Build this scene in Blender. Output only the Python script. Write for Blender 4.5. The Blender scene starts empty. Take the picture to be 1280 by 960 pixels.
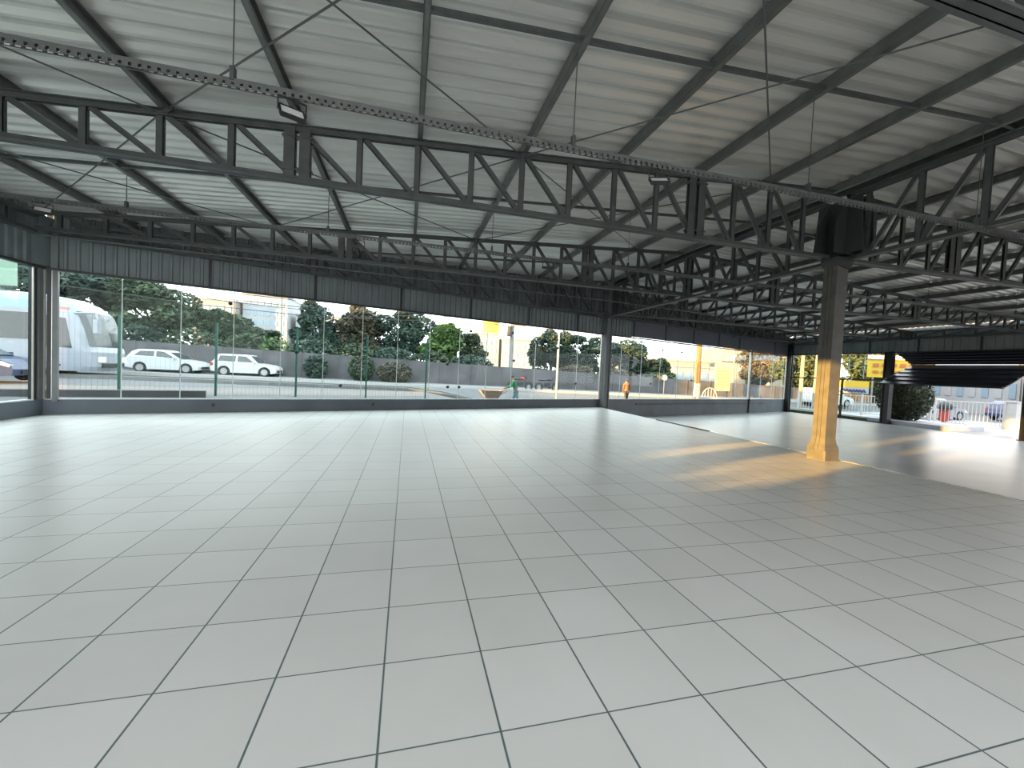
import bpy, math, random
from mathutils import Vector, Matrix
random.seed(7)
S = bpy.context.scene
COL = S.collection

# ------------------------------------------------------------------ camera
F, YAW, PIT, ROL, EYE = 508.08, .2526, .0352, .0462, 1.536
def camera_axes():
    cy, sy, cp, sp = math.cos(YAW), math.sin(YAW), math.cos(PIT), math.sin(PIT)
    fw = Vector((sy*cp, cy*cp, -sp)); r0 = Vector((cy, -sy, 0)); u0 = r0.cross(fw)
    c, s = math.cos(ROL), math.sin(ROL)
    return c*r0 + s*u0, -s*r0 + c*u0, fw
cam = bpy.data.objects.new('camera', bpy.data.cameras.new('camera')); COL.objects.link(cam)
r_, u_, f_ = camera_axes()
cam.matrix_world = Matrix(((r_.x, u_.x, -f_.x, 0), (r_.y, u_.y, -f_.y, 0), (r_.z, u_.z, -f_.z, EYE), (0, 0, 0, 1)))
cam.data.sensor_width = 36; cam.data.lens = 36*F/1280; cam.data.clip_end = 600
S.camera = cam

# ------------------------------------------------------------------ light
S.view_settings.view_transform = 'Standard'; S.view_settings.look = 'None'
S.view_settings.gamma = 1; S.view_settings.use_curve_mapping = False
S.view_settings.exposure = 0.42
W = bpy.data.worlds.new('sky'); S.world = W; W.use_nodes = True
wn = W.node_tree; wn.nodes.clear()
out = wn.nodes.new('ShaderNodeOutputWorld'); bg = wn.nodes.new('ShaderNodeBackground')
tc = wn.nodes.new('ShaderNodeTexCoord'); sx = wn.nodes.new('ShaderNodeSeparateXYZ')
rmp = wn.nodes.new('ShaderNodeValToRGB')
wn.links.new(tc.outputs['Generated'], sx.inputs[0]); wn.links.new(sx.outputs['Z'], rmp.inputs[0])
rmp.color_ramp.elements[0].position = 0; rmp.color_ramp.elements[0].color = (1, .985, .95, 1)
rmp.color_ramp.elements[1].position = .5; rmp.color_ramp.elements[1].color = (.9, .96, 1, 1)
wn.links.new(rmp.outputs[0], bg.inputs[0]); bg.inputs[1].default_value = 3.6
wn.links.new(bg.outputs[0], out.inputs[0])
sl = bpy.data.lights.new('sun', 'SUN'); sl.energy = 27; sl.color = (1, .5, .12); sl.angle = math.radians(.6)
sun = bpy.data.objects.new('sun', sl); COL.objects.link(sun)
SAZ, SEL = math.radians(72), math.radians(4.5)
sd = Vector((math.sin(SAZ)*math.cos(SEL), math.cos(SAZ)*math.cos(SEL), -math.sin(SEL)))
sun.rotation_euler = sd.to_track_quat('-Z', 'Y').to_euler(); sun.location = (-30, -5, 8)

# ------------------------------------------------------------------ helpers
class MB:
    def __init__(s): s.v = []; s.f = []; s.m = []; s.mi = 0
    def add(s, vs, fs):
        o = len(s.v); s.v += [tuple(v) for v in vs]
        for f in fs: s.f.append([i+o for i in f]); s.m.append(s.mi)
        return s
    def box(s, x0, x1, y0, y1, z0, z1):
        return s.add([(x, y, z) for z in (z0, z1) for y in (y0, y1) for x in (x0, x1)],
                     [(0, 2, 3, 1), (4, 5, 7, 6), (0, 1, 5, 4), (2, 6, 7, 3), (0, 4, 6, 2), (1, 3, 7, 5)])
    def beam(s, p, q, w, h, up=(0, 0, 1)):
        p, q, up = Vector(p), Vector(q), Vector(up); d = (q-p).normalized()
        a = d.cross(up)
        if a.length < 1e-4: a = d.cross(Vector((0, 1, 0)))
        a.normalize(); b = a.cross(d); a *= w/2; b *= h/2
        return s.add([p-a-b, p+a-b, p+a+b, p-a+b, q-a-b, q+a-b, q+a+b, q-a+b],
                     [(3, 2, 1, 0), (4, 5, 6, 7), (0, 1, 5, 4), (1, 2, 6, 5), (2, 3, 7, 6), (3, 0, 4, 7)])
    def chan(s, p, q, w, h, t=.008, up=(0, 0, 1)):
        # U section: web plus two lips
        p, q, up = Vector(p), Vector(q), Vector(up); d = (q-p).normalized()
        a = d.cross(up)
        if a.length < 1e-4: a = d.cross(Vector((0, 1, 0)))
        a.normalize(); b = a.cross(d)
        s.beam(p-a*(w/2-t/2), q-a*(w/2-t/2), t, h, b)
        s.beam(p+b*(h/2-t/2), q+b*(h/2-t/2), w, t, b)
        s.beam(p-b*(h/2-t/2), q-b*(h/2-t/2), w, t, b)
        return s
    def cyl(s, p, q, r, n=8, r2=None):
        p, q = Vector(p), Vector(q); d = (q-p).normalized(); r2 = r if r2 is None else r2
        a = d.orthogonal().normalized(); b = d.cross(a); vs = []
        for c, rr in ((p, r), (q, r2)):
            for k in range(n):
                t = 2*math.pi*k/n; vs.append(c + (a*math.cos(t)+b*math.sin(t))*rr)
        return s.add(vs, [[k, (k+1) % n, n+(k+1) % n, n+k] for k in range(n)] + [list(range(n))[::-1], list(range(n, 2*n))])
    def tube(s, pts, r, n=6):
        for a, b in zip(pts, pts[1:]): s.cyl(a, b, r, n)
        return s
    def prism(s, poly, axis, a, b):
        # poly in the plane across axis, from a to b along it
        n = len(poly)
        mk = {'y': lambda u, w, t: (u, t, w), 'x': lambda u, w, t: (t, u, w), 'z': lambda u, w, t: (u, w, t)}[axis]
        return s.add([mk(u, w, t) for t in (a, b) for u, w in poly],
                     [list(range(n)), list(range(n, 2*n))[::-1]] + [[k, n+k, n+(k+1) % n, (k+1) % n] for k in range(n)])
    def ell(s, c, r, n=12, m=8):
        vs = []; fs = []
        for i in range(m+1):
            th = math.pi*i/m
            for k in range(n):
                ph = 2*math.pi*k/n
                vs.append((c[0]+r[0]*math.sin(th)*math.cos(ph), c[1]+r[1]*math.sin(th)*math.sin(ph), c[2]+r[2]*math.cos(th)))
        for i in range(m):
            for k in range(n): fs.append([i*n+k, (i+1)*n+k, (i+1)*n+(k+1) % n, i*n+(k+1) % n])
        return s.add(vs, fs)
    def build(s, name, mat, parent=None, smooth=False, loc=None):
        """world-space vertices; the object's origin is put at loc, or at its parent's origin"""
        me = bpy.data.meshes.new(name)
        org = Vector(loc) if loc is not None else (world_loc(parent) if parent else Vector((0, 0, 0)))
        me.from_pydata([(x-org.x, y-org.y, z-org.z) for x, y, z in s.v], [], s.f)
        for m in (mat if isinstance(mat, (list, tuple)) else [mat]): me.materials.append(m)
        if any(s.m): me.polygons.foreach_set('material_index', s.m)
        if smooth: me.polygons.foreach_set('use_smooth', [True]*len(me.polygons))
        me.update()
        o = bpy.data.objects.new(name, me); COL.objects.link(o)
        if parent:
            o.parent = parent; o.location = org - world_loc(parent)
        else: o.location = org
        o['w'] = list(org)
        return o
def world_loc(o): return Vector(o['w'])
def tag(o, label=None, cat=None, group=None, kind=None):
    if label: o['label'] = label
    if cat: o['category'] = cat
    if group: o['group'] = group
    if kind: o['kind'] = kind
    return o
def thing(name, loc, label, cat, group=None):
    o = bpy.data.objects.new(name, None); COL.objects.link(o); o.location = loc; o['w'] = list(loc)
    o.empty_display_size = .2
    return tag(o, label, cat, group)
def bb(name, loc, mat, label, cat, mb, group=None, smooth=False):
    return tag(mb.build(name, mat, None, smooth, loc), label, cat, group)

# ------------------------------------------------------------------ materials
def node_math(nt, op, a, b=None, c=None):
    n = nt.nodes.new('ShaderNodeMath'); n.operation = op
    for i, x in enumerate((a, b, c)):
        if x is None: continue
        if isinstance(x, (int, float)): n.inputs[i].default_value = x
        else: nt.links.new(x, n.inputs[i])
    return n.outputs[0]
def mat(name, col, rough=.6, metal=0, noise=0, scale=3, spec=.5, emit=None, bump=0, alt=None, stretch=None, coat=0):
    m = bpy.data.materials.new(name); m.use_nodes = True; nt = m.node_tree; b = nt.nodes['Principled BSDF']
    b.inputs['Base Color'].default_value = (*col, 1); b.inputs['Roughness'].default_value = rough
    b.inputs['Metallic'].default_value = metal; b.inputs['Specular IOR Level'].default_value = spec
    b.inputs['Coat Weight'].default_value = coat
    if noise or bump:
        t = nt.nodes.new('ShaderNodeTexCoord'); n = nt.nodes.new('ShaderNodeTexNoise')
        n.inputs['Scale'].default_value = scale; n.inputs['Detail'].default_value = 5
        src = t.outputs['Object']
        if stretch:
            mp = nt.nodes.new('ShaderNodeMapping'); mp.inputs['Scale'].default_value = stretch
            nt.links.new(src, mp.inputs[0]); src = mp.outputs[0]
        nt.links.new(src, n.inputs['Vector'])
        if noise:
            r = nt.nodes.new('ShaderNodeValToRGB'); a = alt or tuple(c*(1-noise) for c in col)
            r.color_ramp.elements[0].position = .3; r.color_ramp.elements[1].position = .7
            r.color_ramp.elements[0].color = (*a, 1); r.color_ramp.elements[1].color = (*[min(1, c*(1+noise*.3)) for c in col], 1)
            nt.links.new(n.outputs['Fac'], r.inputs[0]); nt.links.new(r.outputs[0], b.inputs['Base Color'])
        if bump:
            bp = nt.nodes.new('ShaderNodeBump'); bp.inputs['Strength'].default_value = bump
            nt.links.new(n.outputs['Fac'], bp.inputs['Height']); nt.links.new(bp.outputs[0], b.inputs['Normal'])
    if emit:
        b.inputs['Emission Color'].default_value = (*emit[:3], 1); b.inputs['Emission Strength'].default_value = emit[3]
    return m
M = {}
M['truss'] = mat('grey painted truss steel', (.085, .095, .095), .45, .2, .25, 6)
M['purlin'] = mat('galvanised purlin steel', (.15, .16, .155), .4, .4, .25, 5)
M['tray'] = mat('galvanised tray steel', (.14, .15, .15), .45, .4, .2, 8)
M['wire'] = mat('dark steel rod', (.1, .11, .11), .5, .3)
M['clad'] = mat('blue grey ribbed cladding paint', (.165, .19, .2), .5, .1, .2, 1.5)
M['clad_smooth'] = mat('slate panel paint', (.1, .108, .135), .5, .1, .15, 1.5)
M['beam_dark'] = mat('dark edge angle paint', (.02, .024, .027), .5)
M['sillwall'] = mat('blue grey rendered wall paint', (.085, .105, .125), .55, 0, .25, 1.2)
M['lowwall'] = mat('blue grey lower wall paint', (.13, .15, .18), .5, 0, .25, 1.2)
M['sill'] = mat('pale sill strip', (.5, .53, .53), .4)
M['black'] = mat('matt black', (.012, .013, .014), .5)
M['frame_black'] = mat('black aluminium', (.014, .014, .016), .4, .3)
M['alu'] = mat('pale aluminium', (.62, .6, .55), .3, .6)
M['post'] = mat('grey post paint', (.14, .155, .16), .5, .1, .2, 3)
M['column'] = mat('grey column paint', (.085, .083, .076), .55, 0, .3, 5, bump=.05)
M['gusset'] = mat('charcoal gusset paint', (.03, .034, .035), .55)
M['edge'] = mat('aluminium floor edge strip', (.7, .7, .66), .25, .8)
M['lamp_face'] = mat('floodlight glass face', (.75, .78, .78), .3)
M['conc'] = mat('street concrete', (.27, .27, .27), .8, 0, .25, 2.5)
M['asphalt'] = mat('asphalt', (.17, .18, .19), .85, 0, .2, 3)
M['grass'] = mat('grass', (.06, .09, .03), .9, 0, .5, 4)
M['fence_green'] = mat('dark green fence paint', (.02, .1, .075), .5)
M['white_paint'] = mat('white paint', (.62, .62, .62), .5)
M['white_car'] = mat('white car paint', (.85, .9, .92), .25, 0, coat=.5)
M['bus_white'] = mat('pale grey bus paint', (.42, .46, .53), .3, 0, coat=.4)
M['bus_blue'] = mat('pale blue bus paint', (.3, .48, .6), .3, 0, coat=.4)
M['blue_car'] = mat('dark blue car paint', (.02, .035, .1), .25, 0, coat=.5)
M['glass_dark'] = mat('dark vehicle glass', (.03, .04, .045), .1, 0, spec=.8)
M['rubber'] = mat('tyre rubber', (.02, .02, .02), .8)
M['hub'] = mat('wheel rim silver', (.45, .46, .47), .35, .5)
M['red'] = mat('red paint', (.36, .04, .03), .5)
M['pink'] = mat('faded red display', (.5, .2, .15), .5)
M['yellow'] = mat('yellow painted board', (.75, .5, .03), .6)
M['blue_ink'] = mat('dark blue lettering', (.03, .03, .12), .6)
M['bark'] = mat('bark', (.09, .07, .05), .9, 0, .4, 6, bump=.3)
M['trunk_pale'] = mat('pale trunk', (.45, .4, .3), .9, 0, .3, 6)
M['wood_pole'] = mat('orange brown pole wood', (.4, .22, .1), .8, 0, .3, 3)
M['pole_conc'] = mat('pale concrete pole', (.42, .41, .39), .8, 0, .2, 3)
M['skin'] = mat('skin', (.25, .13, .08), .6)
M['hair'] = mat('dark hair', (.02, .015, .012), .7)
M['shirt_green'] = mat('green work shirt', (.02, .2, .09), .8)
M['jean'] = mat('pale blue trousers', (.16, .26, .32), .8)
M['jacket'] = mat('brown jacket', (.2, .09, .04), .8)
M['cloth_dark'] = mat('dark trousers', (.04, .04, .05), .8)
M['wood'] = mat('barrow timber', (.35, .25, .18), .8, 0, .3, 6)
M['green_sign'] = mat('pale green board', (.36, .56, .42), .5)
M['door_dark'] = mat('black blue folding door sheet', (.012, .013, .022), .35, .2)
M['booth_dark'] = mat('dark green hood plastic', (.015, .03, .03), .4)
M['planter'] = mat('grey rendered kerb wall', (.4, .41, .45), .8, 0, .2, 3)
def leaf_mat(name, c, alt):
    m = mat(name, c, .7, 0, .5, 1.1, alt=alt); b = m.node_tree.nodes['Principled BSDF']
    b.inputs['Transmission Weight'].default_value = 0; b.inputs['Subsurface Weight'].default_value = 0
    return m
M['leaf'] = leaf_mat('dark green leaves', (.08, .125, .06), (.03, .055, .03))
M['leaf_blue'] = leaf_mat('blue green leaves', (.065, .12, .085), (.025, .05, .04))
M['leaf_light'] = leaf_mat('light green leaves', (.15, .26, .07), (.06, .12, .04))
M['leaf_brown'] = leaf_mat('brownish leaves', (.13, .115, .07), (.05, .055, .035))
M['paving'] = mat('pale yard paving', (.3, .3, .31), .8, 0, .25, 1.2)
M['leaf_shrub'] = leaf_mat('deep green clipped leaves', (.035, .05, .02), (.012, .02, .01))
# street wall: concrete with stains and vertical joints
M['street_wall'] = mat('stained grey street wall', (.17, .165, .18), .85, 0, .35, .8, alt=(.1, .1, .105))
def glass_mat(name, tint, refl=.06):
    m = bpy.data.materials.new(name); m.use_nodes = True; nt = m.node_tree; nt.nodes.clear()
    o = nt.nodes.new('ShaderNodeOutputMaterial'); mx = nt.nodes.new('ShaderNodeMixShader')
    t = nt.nodes.new('ShaderNodeBsdfTransparent'); g = nt.nodes.new('ShaderNodeBsdfGlossy')
    fr = nt.nodes.new('ShaderNodeLayerWeight'); fr.inputs[0].default_value = .12
    t.inputs[0].default_value = (*tint, 1); g.inputs['Roughness'].default_value = .03; g.inputs[0].default_value = (.9, .95, 1, 1)
    nt.links.new(node_math(nt, 'MINIMUM', fr.outputs['Fresnel'], .07), mx.inputs[0]); nt.links.new(t.outputs[0], mx.inputs[1]); nt.links.new(g.outputs[0], mx.inputs[2])
    nt.links.new(mx.outputs[0], o.inputs[0]); return m
M['glass'] = glass_mat('clear shopfront glass', (.9, .95, .945))
EXT = ('asphalt', 'conc', 'grass', 'white_paint', 'white_car', 'bus_white', 'bus_blue', 'leaf', 'leaf_blue', 'leaf_light', 'leaf_brown', 'street_wall', 'pole_conc', 'wood_pole', 'trunk_pale', 'yellow', 'green_sign')
M['joint'] = mat('pale silicone joint', (.5, .58, .58), .4)

def tile_mat():
    m = bpy.data.materials.new('pale square ceramic floor tiles'); m.use_nodes = True; nt = m.node_tree
    b = nt.nodes['Principled BSDF']
    g = nt.nodes.new('ShaderNodeNewGeometry'); sp = nt.nodes.new('ShaderNodeSeparateXYZ'); nt.links.new(g.outputs['Position'], sp.inputs[0])
    u = node_math(nt, 'ADD', node_math(nt, 'DIVIDE', sp.outputs['X'], .5), .123+100)
    v = node_math(nt, 'SUBTRACT', node_math(nt, 'DIVIDE', sp.outputs['Y'], .5), 3.229-100)
    def line(w, half):
        fr = node_math(nt, 'FRACT', w); d = node_math(nt, 'MINIMUM', fr, node_math(nt, 'SUBTRACT', 1, fr))
        mr = nt.nodes.new('ShaderNodeMapRange'); mr.inputs['From Min'].default_value = half*.7; mr.inputs['From Max'].default_value = half*1.3
        mr.inputs['To Min'].default_value = 1; mr.inputs['To Max'].default_value = 0
        nt.links.new(d, mr.inputs['Value']); return mr.outputs[0]
    # joints along the room are a little wider than the cross joints
    gl = node_math(nt, 'MAXIMUM', line(u, .0095), line(v, .007))
    cmb = nt.nodes.new('ShaderNodeCombineXYZ'); nt.links.new(node_math(nt, 'FLOOR', u), cmb.inputs[0]); nt.links.new(node_math(nt, 'FLOOR', v), cmb.inputs[1])
    wnz = nt.nodes.new('ShaderNodeTexWhiteNoise'); wnz.noise_dimensions = '2D'; nt.links.new(cmb.outputs[0], wnz.inputs['Vector'])
    nz = nt.nodes.new('ShaderNodeTexNoise'); nz.inputs['Scale'].default_value = 1.3; nz.inputs['Detail'].default_value = 4
    nt.links.new(g.outputs['Position'], nz.inputs['Vector'])
    r = nt.nodes.new('ShaderNodeValToRGB'); r.color_ramp.elements[0].position = .3; r.color_ramp.elements[1].position = .75
    r.color_ramp.elements[0].color = (.555, .555, .535, 1); r.color_ramp.elements[1].color = (.62, .618, .6, 1)
    nt.links.new(node_math(nt, 'ADD', node_math(nt, 'MULTIPLY', nz.outputs['Fac'], .7), node_math(nt, 'MULTIPLY', wnz.outputs['Value'], .3)), r.inputs[0])
    mx = nt.nodes.new('ShaderNodeMix'); mx.data_type = 'RGBA'; nt.links.new(gl, mx.inputs[0])
    nt.links.new(r.outputs[0], mx.inputs['A']); mx.inputs['B'].default_value = (.085, .12, .12, 1)
    nt.links.new(mx.outputs['Result'], b.inputs['Base Color'])
    b.inputs['Roughness'].default_value = .34; b.inputs['Specular IOR Level'].default_value = .26
    return m
M['tile'] = tile_mat()
M['lowfloor'] = mat('pale polished concrete floor', (.36, .37, .37), .3, 0, .2, .8)
M['sheet'] = mat('bare aluminium zinc roof sheet', (.64, .64, .615), .34, .45, .14, 1.2, stretch=(.3, 3, 3))

def scale_colour(m, k):
    nt = m.node_tree; b = nt.nodes['Principled BSDF']
    c = b.inputs['Base Color'].default_value; b.inputs['Base Color'].default_value = (c[0]*k, c[1]*k, c[2]*k, 1)
    for n_ in nt.nodes:
        if n_.type == 'VALTORGB':
            for e in n_.color_ramp.elements: e.color = (e.color[0]*k, e.color[1]*k, e.color[2]*k, 1)
for k_ in EXT: scale_colour(M[k_], .66)

# ------------------------------------------------------------------ layout
XL, XR, XC, YF0 = -8.1, 25.7, 8.4, 11.72          # left wall, right wall, ridge line, where the slanted front meets the left wall
WD = Vector((.9515, .3077, 0)); WN = Vector((-.3077, .9515, 0))   # along the front wall, and outward
P0 = Vector((XL, YF0, 0))
def fw(s, off=0, z=0): p = P0 + WD*s + WN*off; return Vector((p.x, p.y, z))
def front_y(x): return YF0 + (x-XL)*WD.y/WD.x
def front_x(y): return XL + max(0, (y-YF0))*WD.x/WD.y
SC = (8.6-XL)/WD.x          # the post on the ledge line
SE = (XR-XL)/WD.x
YB = -2.65
GT, SILL, LOW = 3.37, .37, -.5
def TZ(x): return 5.40-.06*(XC-x) if x < XC else 5.40-.052*(x-XC)
def ground(x, y):
    st = .155-.0099*x
    st = max(st, -.14)
    d = (Vector((x, y, 0))-P0).dot(WN)
    # sunken pavement beside the hall, right of the middle of the front
    k = min(1, max(0, (x-1)/3))*min(1, max(0, (27.2-y)/1.5)); z = st-(.45+st)*k*(1 if y < 27.2 else 0)
    # yard on the right lies level with the lower floor
    k2 = min(1, max(0, (x-24.5)/1.2))*min(1, max(0, (28-y)/4))
    return z*(1-k2)+(LOW-.02)*k2

# floors
mb = MB(); poly = [(XL, YB-5.2), (8.6, YB-5.2), (8.6, front_y(8.6)), (XL, YF0)]
mb.prism(poly, 'z', -.5, 0); fl = tag(mb.build('floor', M['tile']), kind='structure')
mb = MB(); mb.prism([(8.6, YB-5.2), (XR+.1, YB-5.2), (XR+.1, front_y(XR)), (8.6, front_y(8.6))], 'z', LOW-.1, LOW)
tag(mb.build('floor', M['lowfloor']), kind='structure')
mb = MB(); mb.box(8.575, 8.625, YB-5, 10.0, .0005, .008)
bb('floor_edge_strip', (8.6, 4, 0), M['edge'], 'thin bright metal strip along the edge of the raised tiled floor, passing the column foot', 'edge strip', mb)
mb = MB(); mb.box(8.56, 8.62, 10.0, 12.6, .0005, .02)
bb('floor_edge_strip', (8.6, 11.2, 0), M['black'], 'short black strip on the raised floor edge, beyond the bright metal one', 'edge strip', mb)

# ceiling sheets, broad ribs running across the purlins
def rib_profile(y=YB):
    ys = []
    while y < 23.9:
        for dy, dz in ((0, 0), (.045, 0), (.125, .028), (.17, .028)):
            ys.append((y+dy, dz))
        y += .25
    return ys
def roof_sheet(right):
    mb = MB(); pr = rib_profile(YB-5 if right else YB); vs = []; fs = []
    for y, dz in pr:
        fx = front_x(y-.55)-.05 if y > YF0 else XL
        if right: a, b = max(XC, min(fx, XR)), XR
        else: a, b = min(fx, XC), XC
        vs += [(a, y, TZ(a)+.2+dz), (b, y, TZ(b)+.2+dz)]
    for i in range(len(pr)-1):
        fs.append([2*i, 2*i+1, 2*i+3, 2*i+2])
    return mb.add(vs, fs)
tag(roof_sheet(False).build('ceiling', M['sheet']), kind='structure')
tag(roof_sheet(True).build('ceiling', M['sheet']), kind='structure')

# ------------------------------------------------------------------ walls
def wall_piece(name, mb, m): return tag(mb.build(name, m), kind='structure')
# low walls under the glass
mb = MB(); mb.beam(fw(0, .1, SILL/2-.05), fw(SC, .1, SILL/2-.05), .2, SILL+.06); wall_piece('wall_front', mb, M['sillwall'])
mb = MB(); mb.beam(fw(SC, .1, (SILL+LOW)/2-.04), fw(SE, .1, (SILL+LOW)/2-.04), .2, SILL-LOW+.04); wall_piece('wall_front', mb, M['lowwall'])
mb = MB(); mb.box(XL-.2, XL, -1.5, YF0+.05, -.5, SILL-.02); wall_piece('wall_left', mb, M['sillwall'])
mb = MB(); mb.box(XL-.2, XL, YB-5, -1.5, -.5, 5.0); wall_piece('wall_left', mb, M['sillwall'])
n = 1
def trim(mb, m):
    global n
    o = tag(mb.build('trim_%d' % n, m), kind='structure'); n += 1; return o
mb = MB(); mb.beam(fw(0, .02, SILL-.005), fw(SC, .02, SILL-.005), .07, .025); trim(mb, M['sill'])
mb = MB(); mb.beam(fw(SC, .02, SILL-.005), fw(SE, .02, SILL-.005), .07, .025); trim(mb, M['sill'])
mb = MB(); mb.box(XL-.12, XL+.01, -1.5, YF0-.25, SILL-.015, SILL+.01); trim(mb, M['sill'])

def cladding(mb, p, d, nrm, L, z0, z1fn, pitch=.21, dep=.038, start=0):
    """ribbed sheet standing on the line p + d*s, s = start..L; ribs point along nrm"""
    s = start; pts = []
    while s < L:
        for ds, k in ((0, 0), (.10, 0), (.118, 1), (.165, 1), (.183, 0)):
            if s+ds <= L: pts.append((s+ds, k*dep))
        s += pitch
    pts.append((L, 0)); vs = []; fs = []
    for a, o in pts:
        q = p + d*a + nrm*o
        vs += [(q.x, q.y, z0), (q.x, q.y, z1fn(q.x))]
    for i in range(len(pts)-1): fs.append([2*i, 2*i+2, 2*i+3, 2*i+1])
    mb.add(vs, fs)
top = lambda x: TZ(x)+.32
IN = -WN
mb = MB(); cladding(mb, P0+WN*.0, WD, IN, SC+1.9, GT, lambda x: 4.1)
wall_piece('wall_front', mb, M['clad'])
mb = MB(); cladding(mb, P0+WN*.16, WD, IN, SE, 4.0, top); wall_piece('wall_front', mb, M['clad'])
mb = MB(); mb.beam(fw(SC+1.9, .0, (GT+4.16)/2+.03), fw(SE, .0, (GT+4.16)/2+.03), .05, 4.16-GT); wall_piece('wall_front', mb, M['clad_smooth'])
mb = MB()
for s in (19.6, 22.0, 24.4, 26.8, 29.0, 33.3): mb.beam(fw(s, -.03, GT+.02), fw(s, -.03, 4.2), .09, .03, WN)
trim(mb, M['beam_dark'])
mb = MB(); cladding(mb, Vector((XL, -1.5, 0)), Vector((0, 1, 0)), Vector((1, 0, 0)), YF0+1.5, GT, top); wall_piece('wall_left', mb, M['clad'])
mb = MB(); mb.beam(fw(0, -.02, GT-.02), fw(SE, -.02, GT-.02), .12, .05); trim(mb, M['beam_dark'])
mb = MB(); mb.box(XL-.08, XL+.07, -1.5, YF0, GT-.045, GT+.005); trim(mb, M['beam_dark'])
# dark vertical posts behind the ribbed band
mb = MB()
for s in (3.05, 5.6, 8.2, 10.8, 13.4, 16.0): mb.beam(fw(s, -.035, GT), fw(s, -.035, 4.1), .07, .03, WN)
trim(mb, M['beam_dark'])
mb = MB(); mb.chan(fw(0, -.06, 4.12), fw(SC, -.06, 4.12), .06, .07); trim(mb, M['truss'])
mb = MB(); mb.chan(fw(SC, -.06, 4.2), fw(SE, -.06, 4.2), .06, .07); trim(mb, M['truss'])
# right wall header
YRF = front_y(XR)
mb = MB(); cladding(mb, Vector((XR, YB, 0)), Vector((0, 1, 0)), Vector((-1, 0, 0)), YRF-YB, GT+.08, lambda x: 4.12, .3, .03); wall_piece('wall_right', mb, M['clad'])
mb = MB(); cladding(mb, Vector((XR+.12, YB, 0)), Vector((0, 1, 0)), Vector((-1, 0, 0)), YRF-YB, 4.0, top, .3, .03); wall_piece('wall_right', mb, M['clad'])
mb = MB(); mb.box(XR-.05, XR+.1, YB, YRF, GT+.03, GT+.09); trim(mb, M['beam_dark'])
mb = MB(); mb.box(XR-.09, XR-.02, YB, YRF, 4.08, 4.15); trim(mb, M['truss'])
mb = MB()
for y in (12.9, 15.3, 17.6, 20.0): mb.box(XR-.06, XR-.03, y-.04, y+.04, GT+.08, 4.1)
trim(mb, M['beam_dark'])

mb = MB(); mb.box(3.2, XR+.1, YB-5.4, YB-5.2, LOW, 5.6); wall_piece('wall_back', mb, M['clad'])
# ------------------------------------------------------------------ glazing
def glass_run(name, mbs):
    return tag(mbs.build(name, M['glass']), kind='structure')
mb = MB(); mb.beam(fw(.35, .1, (SILL+GT)/2), fw(SC-.1, .1, (SILL+GT)/2), .012, GT-SILL); w2 = glass_run('window_1', mb)
j = MB(); s = 1.3
while s < SC-.4: j.beam(fw(s, .1, SILL), fw(s, .1, GT), .02, .016, WN); s += 1.145
tag(j.build('glass_joint', M['joint'], w2))
mb = MB(); mb.beam(fw(SC+.3, .1, (SILL+GT)/2), fw(SE-.2, .1, (SILL+GT)/2), .012, GT-SILL+.05); w3 = glass_run('window_2', mb)
j = MB(); s = SC+1.4
while s < SE-.4: j.beam(fw(s, .1, SILL), fw(s, .1, GT), .025, .016, WN); s += 1.45
tag(j.build('glass_joint', M['joint'], w3))
mb = MB(); mb.box(XL-.106, XL-.094, -1.5, YF0-.2, SILL, GT); w1 = glass_run('window_3', mb)
j = MB()
for y in (2.5, 4.3, 6.1, 7.9, 9.7): j.box(XL-.112, XL-.088, y-.012, y+.012, SILL, GT)
tag(j.build('glass_joint', M['joint'], w1))
mb = MB(); mb.box(XR+.044, XR+.056, 16.8, YRF-.2, LOW+.05, GT+.04); w4 = glass_run('window_4', mb)
j = MB()
for y in (20.6, 18.75, 17.9): j.box(XR+.038, XR+.062, y-.02, y+.02, 1.9, GT)
tag(j.build('glass_joint', M['joint'], w4))
j = MB(); j.box(XR, XR+.09, 16.6, YRF, 1.86, 1.94); j.box(XR, XR+.09, 19.0, 19.09, LOW, 1.9); j.box(XR, XR+.09, 16.6, YRF, LOW, LOW+.06)
tag(j.build('window_frame', M['frame_black'], w4))
# small black fixing discs on the front glass: (distance along wall, height)
def discs(par, pts):
    for s, z in pts:
        d = MB(); d.cyl(fw(s, .07, z), fw(s, .13, z), .05, 12); d.build('fixing_disc', M['black'], par)
discs(w2, [(2.1, 3.05), (3.5, 3.0), (6.3, 1.9), (5.15, 1.75), (6.4, .78), (10.0, 1.63), (10.05, .8), (10.5, .8), (10.9, 2.9), (11.6, 1.72), (12.75, 3.0), (12.85, 1.9),
           (13.9, 2.75), (14.55, 1.7), (15.0, 2.9), (15.05, 2.55), (14.7, .85), (15.9, 2.5), (16.1, 2.0), (16.05, 3.05), (16.15, 1.05)])
discs(w3, [(18.9, 3.1), (19.2, 2.6), (19.7, 1.6), (20.3, 3.2), (21.2, 1.15), (22.0, 2.9), (23.6, 2.9), (24.6, 1.4)])

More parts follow.
